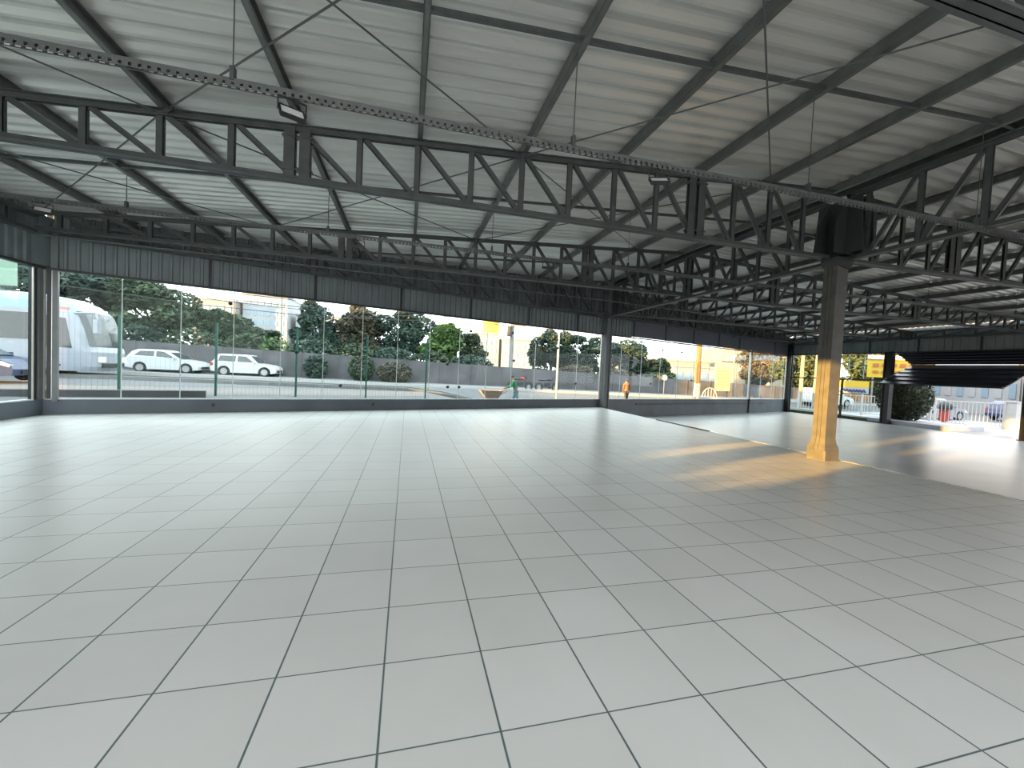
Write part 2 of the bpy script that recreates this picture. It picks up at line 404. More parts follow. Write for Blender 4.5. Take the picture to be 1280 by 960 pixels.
# ------------------------------------------------------------------ columns
def column():
    cx, cy = 8.29, 6.42
    t = thing('steel_column', (cx, cy, 0), 'free-standing grey steel column with flared foot on a square plinth, at the edge of the tiled floor', 'column')
    mb = MB(); h = .195; mb.prism([(cx-h+.02, cy-h), (cx+h-.02, cy-h), (cx+h, cy-h+.02), (cx+h, cy+h-.02), (cx+h-.02, cy+h), (cx-h+.02, cy+h), (cx-h, cy+h-.02), (cx-h, cy-h+.02)], 'z', 0, .2)
    mb.build('plinth', M['column'], t)
    mb = MB(); w = .138
    # shaft: two outer channels and a recessed core, flaring at the foot
    prof = [(.2, .185), (.26, .18), (.33, .155), (.45, w), (4.05, w)]
    for (z0, a), (z1, b) in zip(prof, prof[1:]):
        for (u0, u1) in ((-1, -.35), (-.2, .2), (.35, 1)):
            ins = 0
            vs = [(cx-a, cy+u0*a, z0), (cx+a, cy+u0*a, z0), (cx+a, cy+u1*a, z0), (cx-a, cy+u1*a, z0),
                  (cx-b, cy+u0*b, z1), (cx+b, cy+u0*b, z1), (cx+b, cy+u1*b, z1), (cx-b, cy+u1*b, z1)]
            mb.add(vs, [(3, 2, 1, 0), (4, 5, 6, 7), (0, 1, 5, 4), (1, 2, 6, 5), (2, 3, 7, 6), (3, 0, 4, 7)])
        a2, b2 = a-.012, b-.012
        vs = [(cx-a2, cy-a2, z0), (cx+a2, cy-a2, z0), (cx+a2, cy+a2, z0), (cx-a2, cy+a2, z0), (cx-b2, cy-b2, z1), (cx+b2, cy-b2, z1), (cx+b2, cy+b2, z1), (cx-b2, cy+b2, z1)]
        mb.add(vs, [(3, 2, 1, 0), (4, 5, 6, 7), (0, 1, 5, 4), (1, 2, 6, 5), (2, 3, 7, 6), (3, 0, 4, 7)])
    mb.build('shaft', M['column'], t)
    mb = MB(); mb.prism([(cx-.14, 3.9), (cx+.14, 3.84), (cx+.24, 4.0), (cx+.24, 4.06), (cx-.2, 4.06), (cx-.2, 4.0)], 'y', cy-.17, cy+.17)
    mb.build('capital', M['gusset'], t)
    mb = MB(); P = [(cx-.32, 4.13), (cx+.62, 4.13), (cx+.66, 5.2), (cx-.02, 5.2), (cx-.3, 4.75)]
    for y in (cy-.16, cy+.2): mb.prism(P, 'y', y-.01, y+.01)
    Q = [(cy-.5, 4.13), (cy+.5, 4.13), (cy+.42, 5.2), (cy-.42, 5.2)]
    for x in (cx-.02, cx+.25): mb.prism(Q, 'x', x-.01, x+.01)
    o = mb.build('gusset_plate', M['gusset'], t); o['label'] = 'charcoal gusset plates'
column()
def box_column(name, x, y, w, d, z0, z1, label, m, ang=0, cat='column'):
    t = thing(name, (x, y, z0), label, cat)
    mb = MB(); a = Vector((math.cos(ang), math.sin(ang), 0)); b = Vector((-a.y, a.x, 0)); c = Vector((x, y, 0))
    for k in (-1, 1):
        mb.beam(c+a*(w/2-.03)*k+Vector((0, 0, z0)), c+a*(w/2-.03)*k+Vector((0, 0, z1)), d, .06, a)
    mb.beam(c+Vector((0, 0, z0)), c+Vector((0, 0, z1)), d*.7, w*.9, a); mb.build('shaft', m, t)
    mb = MB(); mb.beam(c+Vector((0, 0, z0)), c+Vector((0, 0, z0+.03)), d+.1, w+.1, a); mb.build('base_plate', m, t)
    return t
AW = math.atan2(WD.y, WD.x)
p = fw(SC+.18, -.12)
c2 = box_column('steel_column', p.x, p.y, .34, .3, LOW, 5.35, 'grey box column in the front glazing, where the raised floor meets the front wall', M['post'], AW)
mb = MB(); mb.beam(fw(SC-.08, -.05, SILL), fw(SC-.08, -.05, GT), .07, .05, WN); mb.build('edge_strip', M['alu'], c2)['label'] = 'pale metal strip'
p = fw(SE-.15, -.15)
c3 = box_column('steel_column', p.x-.1, p.y, .3, .3, LOW, 4.6, 'dark column at the far right corner where front and side glazing meet', M['frame_black'], AW)
mb = MB(); mb.beam(fw(SE-.42, -.02, SILL), fw(SE-.42, -.02, GT), .25, .05, WN); mb.build('edge_strip', M['alu'], c3)['label'] = 'pale metal strip'
p = fw(30.45, -.02)
t = thing('glazing_post', (p.x, p.y, LOW), 'slim pale post between two glass bays at the right of the front wall', 'post')
mb = MB(); mb.beam(fw(30.4, 0, SILL), fw(30.4, 0, GT+.1), .13, .08, WN); mb.build('post', M['alu'], t)
mb = MB(); mb.beam(fw(30.52, 0, LOW+.12), fw(30.52, 0, GT+.1), .09, .08, WN); mb.beam(fw(30.52, -.03, LOW+.02), fw(30.52, -.03, SILL), .12, .06, WN); mb.build('downpipe', M['frame_black'], t)
box_column('steel_column', XR-.05, 16.55, .36, .3, LOW, GT+.1, 'near-black column on the right wall beside the round shrub', M['frame_black'], math.pi/2)
box_column('steel_column', XR-.05, 11.3, .2, .25, LOW, GT+.1, 'black post at the right end of the folding door opening', M['frame_black'], math.pi/2)
# left corner: box column with glazing frames each side
t = thing('steel_column', (XL+.02, YF0-.1, 0), 'grey corner column between the left and the front glazing', 'column')
mb = MB(); mb.box(XL-.14, XL+.02, YF0-.14, YF0+.04, SILL-.02, 4.5); mb.build('shaft', M['post'], t)
mb = MB(); mb.box(XL-.12, XL-.02, YF0-.22, YF0-.145, SILL, GT); mb.beam(fw(.095, .03, SILL), fw(.095, .03, GT), .08, .1, WN); mb.build('glazing_frame', M['beam_dark'], t)
mb = MB(); mb.box(XL-.04, XL-.01, YF0-.245, YF0-.225, SILL, GT); mb.beam(fw(.145, -.01, SILL), fw(.145, -.01, GT), .025, .03, WN); mb.build('edge_strip', M['alu'], t)['label'] = 'pale metal strips'
mb = MB(); mb.box(XL+.02, XL+.05, YF0-.03, YF0+.0, SILL, GT); mb.build('edge_strip', M['alu'], t)['label'] = 'pale metal strips'
mb = MB(); mb.beam(fw(.2, -.02, SILL-.06), fw(.2, -.02, 4.4), .09, .1, WN); mb.build('glazing_frame', M['post'], t)
mb = MB(); mb.box(XL-.15, XL+.12, YF0-.3, YF0+.1, GT+.02, 4.5); mb.build('head_box', M['clad'], t)

# ------------------------------------------------------------------ trusses
CW = .078
def truss(name, label, group, pt, u0, u1, us, zb, zt, dirn, splices=(), depth=.06):
    """pt(u) -> (x, y); us: web positions; dirn +1: diagonals drop towards higher u"""
    def P(u, z): x, y = pt(u); return Vector((x, y, z))
    ax = (P(1, 0)-P(0, 0)).normalized(); side = Vector((-ax.y, ax.x, 0))
    t = thing(name, P(u0, zb(u0)), label, 'roof truss', group)
    def chord(nm, zf, dz, N=6):
        mb = MB()
        for i in range(N):
            a, b = u0+(u1-u0)*i/N, u0+(u1-u0)*(i+1)/N
            for k in (-1, 1):
                pa, pb = P(a, zf(a)+dz)+side*k*.035, P(b, zf(b)+dz)+side*k*.035
                mb.beam(pa, pb, .012, CW)
                off = Vector((0, 0, -CW/2+.006 if nm == 'bottom_chord' else CW/2-.006))
                mb.beam(pa+side*k*.02+off, pb+side*k*.02+off, .05, .012)
            mb.beam(P(a, zf(a)+dz-(CW/2-.01 if nm == 'bottom_chord' else -CW/2+.01)), P(b, zf(b)+dz-(CW/2-.01 if nm == 'bottom_chord' else -CW/2+.01)), .07, .012)
        mb.build(nm, M['truss'], t)
    chord('top_chord', zt, 0); chord('bottom_chord', zb, 0)
    for u in us:
        if min(abs(u-s) for s in splices or (1e9,)) < .3: continue
        mb = MB(); mb.chan(P(u, zb(u)+.03), P(u, zt(u)-.02), .085, .055, up=side); mb.build('vertical', M['truss'], t)
    for a, b in zip(us, us[1:]):
        lo, hi = (b, a) if dirn > 0 else (a, b)
        sgn = 1 if hi > lo else -1
        mb = MB(); mb.chan(P(hi-sgn*.07, zt(hi)-.03), P(lo+sgn*.07, zb(lo)+.04), .075, .05, up=side); mb.build('diagonal', M['truss'], t)
    for s in splices:
        mb = MB()
        for k in (-.1, .1): mb.chan(P(s+k, zb(s)+.02), P(s+k, zt(s)+.02), .15, .09, up=side)
        mb.beam(P(s-.2, zb(s)+.12), P(s+.2, zb(s)+.12), .11, .02); mb.beam(P(s-.2, zt(s)-.12), P(s+.2, zt(s)-.12), .11, .02)
        mb.build('splice_post', M['truss'], t)
    return t
def seq(a, b, st, off):
    k = math.ceil((a-off)/st); r = []
    while off+k*st < b: r.append(off+k*st); k += 1
    return r
ZB = lambda u: 4.1
GL, GR = 'cross trusses left of the ridge', 'cross trusses right of the ridge'
rows = [(1.95, 'nearest the camera overhead'), (6.5, 'reaching the free-standing column'), (11.1, 'second beyond the free-standing column line'), (15.7, 'shortest, close to the slanted front wall')]
for y, d in rows:
    x0 = max(XL+.15, front_x(y)+.3)
    sp = [x for x in (-1.62, 4.98) if x > x0+.5]
    truss('roof_truss', 'grey lattice roof truss left of the ridge, '+d, GL, lambda u, y=y: (u, y), x0, XC-.25, seq(x0+.1, XC-.3, .825, .03), ZB, TZ, +1, sp)
for y, d in rows+[(20.3, 'farthest and shortest, at the far corner')]:
    x0 = max(XC+.2, front_x(y)+.3); 
    sp = [x for x in (11.75, 18.35) if x > x0+.5]
    truss('roof_truss', 'grey lattice truss right of the ridge, '+d.replace('shortest, close', 'next to last, close').replace('reaching', 'starting at'), GR, lambda u, y=y: (u, y), x0, XR-.12, seq(x0+.1, XR-.2, .825, XC+.1), ZB, TZ, -1, sp)
# ridge girders
truss('ridge_girder', 'heavy lattice girder under the ridge, from the free-standing column towards the camera', 'ridge girders', lambda u: (XC, u), YB, 6.2,
      seq(YB, 6.0, .83, 4.31), lambda u: 4.04, lambda u: 5.27, +1)
truss('ridge_girder', 'heavy lattice girder under the ridge, from the free-standing column to the front wall', 'ridge girders', lambda u: (XC, u), 6.75, 16.35,
      seq(6.9, 16.3, .83, 4.31), lambda u: 4.04, lambda u: 5.27, -1, (11.1, 15.7))
# trusses along the walls
truss('wall_truss', 'shallow lattice truss along the front wall, left of the middle post', 'wall trusses', lambda u: tuple(fw(u, -.22).xy), .5, SC-.2,
      seq(.6, SC-.3, 1.0, .6), lambda u: 4.12, lambda u: TZ(fw(u).x)-.06, +1, (5.6, 10.8))
truss('wall_truss', 'shallow lattice truss along the front wall, right of the middle post', 'wall trusses', lambda u: tuple(fw(u, -.22).xy), SC+.5, SE-.3,
      seq(SC+.6, SE-.4, 1.0, SC+.6), lambda u: 4.2, lambda u: TZ(fw(u).x)-.06, +1, (24.4, 30.4))
truss('wall_truss', 'shallow lattice truss along the left wall, above its glazing', 'wall trusses', lambda u: (XL+.2, u), 1.5, YF0-.5,
      seq(1.6, YF0-.6, 1.0, 1.6), lambda u: 4.05, lambda u: TZ(XL)-.02, +1)
truss('wall_truss', 'shallow lattice truss along the right wall, above the folding door', 'wall trusses', lambda u: (XR-.2, u), YB, YRF-.6,
      seq(YB, YRF-.7, 1.15, .4), lambda u: 4.15, lambda u: TZ(XR)-.04, +1, (11.1, 15.7))

# purlins
def cpurlin(mb, x, y0, y1, z):
    t = .01; w = .062; h = .15; s = -1 if x < XC else 1
    mb.box(x-t/2, x+t/2, y0, y1, z, z+h)
    a, b = (x, x+w*1) if s < 0 else (x-w, x)
    mb.box(a, b, y0, y1, z, z+t); mb.box(a, b, y0, y1, z+h-t, z+h)
    e = b if s < 0 else a
    mb.box(e-t/2, e+t/2, y0, y1, z, z+.025)
xs = [.03+1.65*k for k in range(-4, 6)]
ords = ['at the left wall', 'second from the left wall', 'third from the left wall', 'fourth from the left wall', 'fifth from the left wall', 'sixth from the left wall',
        'fourth left of the ridge', 'third left of the ridge', 'second left of the ridge', 'just left of the ridge']
for i, x in enumerate(xs):
    mb = MB(); y1 = min(front_y(x)-.05, 23) if x > XL else YF0; cpurlin(mb, x, YB, y1, TZ(x)+.048)
    bb('roof_purlin', (x, YB, TZ(x)), M['purlin'], 'galvanised roof purlin, '+ords[i], 'purlin', mb, 'roof purlins')
rn = ['just right', 'second right', 'third right', 'fourth right', 'fifth right', 'sixth right', 'seventh right', 'eighth right', 'ninth right', 'tenth right']
for i in range(10):
    x = XC+.25+1.7*i; mb = MB(); cpurlin(mb, x, YB, min(front_y(x)-.05, 23), TZ(x)+.048)
    bb('roof_purlin', (x, YB, TZ(x)), M['purlin'], 'galvanised roof purlin, %s of the ridge' % rn[i], 'purlin', mb, 'roof purlins')
# bridging bars at mid bay
for y, d in ((4.17, 'before the nearest full truss'), (8.5, 'between the two long trusses'), (13.3, 'beyond the second long truss')):
    mb = MB(); x0 = front_x(y)+.2
    mb.beam((x0, y, TZ(x0)+.08), (XC, y, TZ(XC)+.08), .045, .05); mb.beam((XC, y, TZ(XC)+.08), (XR-.1, y, TZ(XR-.1)+.08), .045, .05)
    bb('bridging_bar', (x0, y, TZ(x0)), M['truss'], 'thin steel bar tying the purlins '+d, 'bridging bar', mb, 'bridging bars')
# bracing rods in the roof plane
nm = {-8.2: 'far left', -3.3: 'left of centre', 1.65: 'centre', 6.6: 'ridge'}
for (y0, y1, bay) in ((1.95, 6.5, 'nearest'), (6.5, 11.1, 'second')):
    for x0, x1, nmx in ((-7.75, -3.27, 'left'), (-3.27, 1.68, 'middle'), (1.68, 6.63, 'right')):
        for fl_ in (0, 1):
            ya, yb = (y0, y1) if fl_ else (y1, y0)
            mb = MB(); mb.cyl((x0, ya, TZ(x0)+.0), (x1, yb, TZ(x1)+.0), .011, 6)
            e = Vector((x1-x0, yb-ya, 0)).normalized()*.12
            mb.cyl((x0+e.x, ya+e.y, TZ(x0)), (x0+e.x*2, ya+e.y*2, TZ(x0)), .025, 6)
            bb('bracing_rod', (x0, ya, TZ(x0)), M['wire'], 'thin steel cross-bracing rod under the roof, %s bay, %s panel, %s' % (bay, nmx, 'running away to the right' if fl_ else 'running away to the left'), 'bracing rod', mb, 'roof bracing rods')
# tie rod visible from the truss
# perforated cable trays
def tray(y, z, x0, x1, label, rods):
    t = thing('cable_tray', (x0, y, z), label, 'cable tray', 'perforated lighting trays')
    mb = MB(); mb.box(x0, x1, y-.02, y+.02, z+.03, z+.038); mb.box(x0, x1, y-.022, y-.018, z-.0, z+.036)
    mb.box(x0, x1, y+.018, y+.022, z-.0, z+.036); mb.box(x0, x1, y-.022, y-.018, z-.038, z-.03); mb.box(x0, x1, y+.018, y+.022, z-.038, z-.03)
    x = x0
    while x < x1:
        mb.box(x, x+.045, y-.022, y-.018, z-.03, z); mb.box(x, x+.03, y+.018, y+.022, z-.03, z); x += .07
    mb.build('channel', M['tray'], t)
    for xa, xb, yb in rods:
        m2 = MB(); m2.cyl((xa, y, z), (xb, yb, TZ(xb)+.1), .006, 6); m2.build('hanger_rod', M['wire'], t)
        m3 = MB(); m3.box(xa-.018, xa+.018, y-.03, y+.03, z+.02, z+.14); m3.build('hanger_clip', M['truss'], t)
tray(4.3, 4.0, -7.9, 24.0, 'nearest perforated lighting tray hung from thin rods below the roof', [(-1.62, -1.62, 4.3), (1.68, 1.68, 4.3), (4.98, 4.98, 4.3), (-4.92, -4.92, 4.3), (8.2, 8.2, 4.3), (12, 12, 4.3), (16, 16, 4.3), (20, 20, 4.3)])
tray(8.8, 4.05, -7.9, 24.0, 'second perforated lighting tray, seen through the web of the nearest full truss', [(x_, x_, 8.8) for x_ in (-4.92, -1.62, 1.68, 4.98, 11, 15, 19, 22)])
mb = MB(); mb.tube([(XL+.05, 11.25, 4.0), (-3.85, 11.81, 4.05), (3.1, 12.51, 4.05), (6.6, 12.82, 4.05), (16.8, 14.44, 4.05), (25.4, 15.9, 4.05)], .015, 8)
bb('conduit_pipe', (XL, 11.25, 4), M['tray'], 'long pale conduit crossing under the roof in front of the ribbed front band', 'conduit', mb)
# floodlights
def flood(x, y, z, yaw, tilt, label, onto):
    t = thing('floodlight', (x, y, z), label, 'floodlight', 'roof floodlights')
    Rm = Matrix.Rotation(yaw, 4, 'Z') @ Matrix.Rotation(tilt, 4, 'X'); T = Matrix.Translation((x, y, z-.14)) @ Rm
    def tb(bxs):
        mb = MB()
        for b in bxs: mb.box(*b)
        mb.v = [tuple(T @ Vector(v)) for v in mb.v]; return mb
    h = tb([(-.11, .11, -.012, .02, -.085, -.07), (-.11, .11, -.012, .02, .07, .085), (-.11, -.095, -.012, .02, -.07, .07), (.095, .11, -.012, .02, -.07, .07), (-.1, .1, .012, .035, -.075, .075)])
    h.build('housing', M['black'], t)
    tb([(-.095, .095, -.004, .012, -.07, .07)]).build('lens', M['lamp_face'], t)
    mb = MB()
    for k in (-1, 1): mb.beam(T @ Vector((k*.118, .01, 0)), (x+k*.118*math.cos(yaw), y+k*.118*math.sin(yaw), z-.03), .01, .02)
    mb.beam((x-.118*math.cos(yaw), y-.118*math.sin(yaw), z-.03), (x+.118*math.cos(yaw), y+.118*math.sin(yaw), z-.03), .02, .01)
    mb.cyl((x, y, z-.04), (x, y, z+.0), .008, 6)
    mb.build('bracket', M['black'], t)
flood(-1.13, 4.3, 3.98, math.radians(25), math.radians(-40), 'small black floodlight with white face on the nearest tray, left of the image centre', 0)
flood(2.78, 4.3, 3.98, math.radians(-20), math.radians(-50), 'small black floodlight with white face on the nearest tray, right of the image centre', 0)
flood(-6.1, 8.8, 4.02, math.radians(30), math.radians(-50), 'floodlight on the second tray, nearest the left corner column', 0)
flood(-5.05, 8.8, 4.02, math.radians(10), math.radians(-75), 'floodlight on the second tray, just right of the one by the left corner', 0)
flood(-1.05, 8.8, 4.02, math.radians(10), math.radians(-75), 'floodlight on the second tray beside a doubled truss post', 0)
flood(2.98, 8.8, 4.02, math.radians(0), math.radians(-80), 'floodlight on the second tray, above the middle of the front glazing', 0)
# sockets and conduit on the low walls
def socket(s, z, label):
    mb = MB(); mb.beam(fw(s, -.0, z-.045), fw(s, -.0, z+.045), .075, .025, WN); mb.beam(fw(s, -.014, z-.02), fw(s, -.014, z+.02), .03, .008, WN)
    bb('wall_socket', fw(s, 0, z), M['black'], label, 'socket', mb, 'black wall sockets')
socket(3.17, .2, 'black socket on the low front wall below the second white car')
socket(7.4, .19, 'black socket on the low front wall under the middle of the glazing')
socket(20.05, .12, 'black socket on the low lower-floor wall, nearest the middle post')
socket(26.7, .1, 'black socket on the low lower-floor wall, left of the black downpipe')
socket(32.2, .1, 'black socket on the low lower-floor wall, right of the black downpipe')
mb = MB(); mb.tube([fw(20.1, -.015, .12), fw(26.6, -.015, .1), fw(32.1, -.015, .1)], .012, 6)
bb('wall_conduit', fw(20.1, 0, .12), M['beam_dark'], 'thin dark conduit joining the sockets on the lower-floor wall', 'conduit', mb)

# folding door in the right wall
t = thing('folding_door', (XR, 14, 3.4), 'half-open black bifold door of ribbed sheet in the right wall', 'door')
def leaf(p0, p1, ya, yb, name):
    a, b = Vector((p0[0], 0, p0[1])), Vector((p1[0], 0, p1[1])); d = (b-a).normalized(); L = (b-a).length; nn = Vector((d.z, 0, -d.x))
    mb = MB(); mb.add([], [])
    def P(s, o, y): q = a+d*s+nn*o; return (q.x, y, q.z)
    n_ = 5
    for i in range(n_):
        s0, s1 = L*i/n_, L*(i+1)/n_
        for (u0, u1, o) in ((s0, s1-.06, 0), (s1-.06, s1, .05)):
            vs = [P(u0, o-.02, ya), P(u1, o-.02, ya), P(u1, o+.02, ya), P(u0, o+.02, ya), P(u0, o-.02, yb), P(u1, o-.02, yb), P(u1, o+.02, yb), P(u0, o+.02, yb)]
            mb.add(vs, [(0, 1, 2, 3), (7, 6, 5, 4), (0, 4, 5, 1), (1, 5, 6, 2), (2, 6, 7, 3), (3, 7, 4, 0)])
    mb.build(name, M['door_dark'], t)
leaf((25.75, 3.42), (26.97, 2.82), 11.55, 16.3, 'upper_leaf')
leaf((26.9, 2.74), (24.53, 1.68), 11.55, 16.3, 'lower_leaf')

# ------------------------------------------------------------------ outside: ground and street
def gmesh(x0, x1, nx, y0, y1, ny, keep=None, dz=0):
    mb = MB(); xs_ = [x0+(x1-x0)*i/nx for i in range(nx+1)]; ys_ = [y0+(y1-y0)*i/ny for i in range(ny+1)]
    vs = [(x, y, ground(x, y)+dz) for y in ys_ for x in xs_]; fs = []
    for j in range(ny):
        for i in range(nx):
            cx, cy = (xs_[i]+xs_[i+1])/2, (ys_[j]+ys_[j+1])/2
            if keep and not keep(cx, cy): continue
            a = j*(nx+1)+i; fs.append([a, a+1, a+nx+2, a+nx+1])
    return mb.add(vs, fs)
outside = lambda x, y: x < XL-.6 or x > XR+.4 or y > front_y(x)+.5 or y < YB-5.4
tag(gmesh(-45, 75, 240, -16, 95, 222, outside, -.03).build('ground', M['asphalt']), kind='structure')
mb = MB()
mb.box(XR+.05, XR+12, -8, 24, LOW-.25, LOW-.004)
tag(mb.build('ground', M['paving']), kind='structure')
mb = gmesh(-45, 60, 60, 27.6, 32.3, 3, None, .06); mb.add([], [])
tag(mb.build('pavement', M['conc']), kind='structure')
def kerb(y, w, h, label, m, x0=-40, x1=45):
    mb = MB(); N = 30
    for i in range(N):
        a, b = x0+(x1-x0)*i/N, x0+(x1-x0)*(i+1)/N
        mb.beam((a, y, ground(a, y)+h/2-.02), (b, y, ground(b, y)+h/2-.02), w, h+.04)
    bb('street_kerb', (x0, y, ground(x0, y)), m, label, 'kerb', mb)
kerb(27.55, .16, .14, 'pale kerb at the far side of the street, in front of the parked cars', M['white_paint'])
kerb(24.0, .25, .14, 'far kerb of the grassy street median', M['conc'], -40, 20)
kerb(22.6, .25, .14, 'near kerb of the grassy street median', M['conc'], -40, 20)
tag(gmesh(-40, 20, 60, 22.75, 23.85, 2, None, .05).build('median_grass', M['grass']), 'low grass strip on the street median between two kerbs', 'grass', kind='stuff')
# low stone kerb wall beside the building
mb = MB(); mb.beam((-12, 13.0, .28), (-6.3, 15.2, .26), .3, .28)
bb('garden_wall', (-9, 14, .2), M['street_wall'], 'low stained garden wall just outside the left end of the front glazing', 'wall', mb)
# street wall
mb = MB(); xs_ = [-45+i*2.5 for i in range(41)]
tops = lambda x: 2.3-.0225*(x+17.75) if x > -17.75 else 2.3
for a, b in zip(xs_, xs_[1:]):
    if a > 48: break
    mb.add([(a, 32.3, ground(a, 32)-.1), (b, 32.3, ground(b, 32)-.1), (b, 32.3, tops(b)), (a, 32.3, tops(a)), (a, 32.5, ground(a, 32)-.1), (b, 32.5, ground(b, 32)-.1), (b, 32.5, tops(b)), (a, 32.5, tops(a))],
           [(0, 1, 2, 3), (3, 2, 6, 7), (5, 4, 7, 6)])
    mb.box(a-.06, a+.06, 32.26, 32.3, ground(a, 32)-.1, tops(a)+.03)
bb('street_wall', (0, 32.3, .1), M['street_wall'], 'long stained grey wall across the street behind the parked cars', 'wall', mb)
# green mesh fence outside the front glazing
FO = 3.3
t = thing('mesh_fence', fw(0, FO, .2), 'dark green welded mesh fence standing between the building and the street', 'fence')
for s in (-1.2, .6, 3.0, 5.4, 7.9, 10.4):
    p = fw(s, FO); g = ground(p.x, p.y); mb = MB(); mb.box(p.x-.03, p.x+.03, p.y-.03, p.y+.03, g-.1, 2.66); mb.build('post', M['fence_green'], t)
mb = MB(); s = -1.2
while s < 10.4: mb.beam(fw(s, FO, .1), fw(s, FO, 2.6), .0035, .0035, WN); s += .12
for k in range(9): mb.beam(fw(-1.2, FO, .2+.3*k), fw(10.4, FO, .2+.3*k), .0035, .0035)
mb.build('mesh_panel', M['fence_green'], t)

# ------------------------------------------------------------------ vehicles
def wheel(mb_t, mb_h, x, y, z, r, s):
    mb_t.cyl((x, y-.1*s, z), (x, y+.1*s, z), r, 20); mb_h.cyl((x, y-.115*s, z), (x, y-.09*s, z), r*.62, 14)
def car(x, y, z, L, H, kind, paint, label, group=None):
    """faces +x; near side towards -y"""
    t = thing('car', (x, y, z), label, 'car', group)
    Wd = .84; a, b = x-L/2, x+L/2; f1, f2 = x-L*.30, x+L*.315; wr = .3
    def arch(cx): return [(cx+math.cos(math.pi*(1-k/8))*.37, z+.28+math.sin(math.pi*(1-k/8))*.37) for k in range(9)]
    hood = H*.60
    lower = [(a+.03, z+.3), (a, z+.5), (a+.04, z+.82), (a+.1, z+H*.66), (x+L*.17, z+hood+.06), (b-.42, z+hood-.08), (b-.1, z+hood-.2), (b, z+.45), (b-.04, z+.24)]
    pts = lower + [(f2+.37, z+.2)] + arch(f2)[::-1] + [(f2-.37, z+.2), (f1+.37, z+.2)] + arch(f1)[::-1] + [(f1-.37, z+.24)]
    mb = MB(); mb.prism(pts, 'y', y-Wd, y+Wd)
    if kind == 'boxy': gh = [(a+.12, z+H*.62), (a+.34, z+H*.96), (a+.55, z+H), (x+L*.02, z+H), (x+L*.075, z+H*.975), (x+L*.22, z+hood)]
    else: gh = [(a+.1, z+H*.64), (a+.32, z+H*.88), (a+.62, z+H*.985), (x-L*.03, z+H), (x+L*.04, z+H*.96), (x+L*.24, z+hood)]
    n_ = len(gh); vs = []
    for yy, k in ((-1, 0), (1, 0)):
        for (u, w) in gh: vs.append((u, y+yy*(Wd-.02-.2*max(0, (w-z-H*.6)/(H*.4))), w))
    mb.add(vs, [list(range(n_)), list(range(n_, 2*n_))[::-1]]+[[k, n_+k, n_+(k+1) % n_, (k+1) % n_] for k in range(n_)])
    mb.build('body', paint, t)
    def side(poly, nm):
        for s_ in (-1, 1):
            mbs = MB(); vs = [(u, y+s_*(Wd-.005-.2*max(0, (w-z-H*.6)/(H*.4))), w) for u, w in poly]; vi = [(u, yy-s_*.03, w) for u, yy, w in vs]; k = len(poly)
            mbs.add(vs+vi, [list(range(k)), list(range(k, 2*k))]+[[i, k+i, k+(i+1) % k, (i+1) % k] for i in range(k)]); mbs.build(nm, M['glass_dark'], t)
    if kind == 'boxy':
        side([(a+.42, z+H*.67), (a+.5, z+H*.92), (x-L*.13, z+H*.93), (x-L*.13, z+H*.66)], 'rear_window')
        side([(x-L*.1, z+H*.66), (x-L*.1, z+H*.93), (x+L*.02, z+H*.92), (x+L*.15, z+H*.65)], 'front_window')
    else:
        side([(a+.45, z+H*.72), (a+.75, z+H*.91), (x-L*.13, z+H*.93), (x-L*.12, z+H*.69)], 'rear_window')
        side([(x-L*.09, z+H*.69), (x-L*.1, z+H*.93), (x+L*.0, z+H*.915), (x+L*.17, z+H*.65)], 'front_window')
    ws = MB(); u0, w0, u1, w1 = gh[-2][0], gh[-2][1], gh[-1][0], gh[-1][1]
    ws.add([(u0+.05, y-.6, w0-.04), (u0+.05, y+.6, w0-.04), (u1+.0, y+.72, w1+.05), (u1+.0, y-.72, w1+.05), (u0-.05, y-.6, w0-.1), (u0-.05, y+.6, w0-.1), (u1-.1, y+.72, w1-.02), (u1-.1, y-.72, w1-.02)], [(0, 1, 2, 3), (4, 5, 6, 7), (0, 3, 7, 4), (1, 2, 6, 5), (0, 1, 5, 4), (2, 3, 7, 6)])
    ws.build('windscreen', M['glass_dark'], t)
    for fx in (f1, f2):
        for s_ in (-1, 1):
            m1, m2 = MB(), MB(); m1.cyl((fx, y+s_*.62, z+.29), (fx, y+s_*.83, z+.29), wr, 20); m2.cyl((fx, y+s_*.8, z+.29), (fx, y+s_*.845, z+.29), wr*.68, 14)
            w_ = m1.build('wheel', M['rubber'], t); m2.build('rim', M['hub'], w_)
    for s_ in (-1, 1):
        h = MB(); h.prism([(b-.42, z+.62), (b-.1, z+.52), (b-.06, z+.6), (b-.3, z+.72)], 'y', y+s_*(Wd-.12), y+s_*(Wd+.01)); h.build('headlight', M['lamp_face'], t)
        h = MB(); h.box(x+L*.15, x+L*.19, y+s_*Wd, y+s_*(Wd+.14), z+H*.63, z+H*.7); h.build('mirror', paint, t)
    h = MB(); h.box(b-.03, b+.015, y-.5, y+.5, z+.3, z+.45); h.build('grille', M['black'], t)
    for s_ in (-1, 1):
        h = MB(); h.prism([(a-.01, z+.62), (a+.18, z+.66), (a+.16, z+.82), (a+.02, z+.85)], 'y', y+s_*(Wd-.1), y+s_*(Wd+.012)); h.build('tail_light', M['red'], t)
    for k, u in enumerate((x-L*.115, x+L*.16)):
        h = MB(); h.box(u-.12, u, y-Wd-.02, y-Wd, z+H*.53, z+H*.55); h.build('door_handle', paint, t)
    return t
car(-14.95, 31.1, .33, 4.0, 1.45, 'sleek', M['white_car'], 'white hatchback with sloping rear parked against the grey street wall, the left one', 'white parked cars')
car(-10.5, 31.3, .29, 3.85, 1.42, 'boxy', M['white_car'], 'white boxier small hatchback parked against the grey street wall, the right one', 'white parked cars')
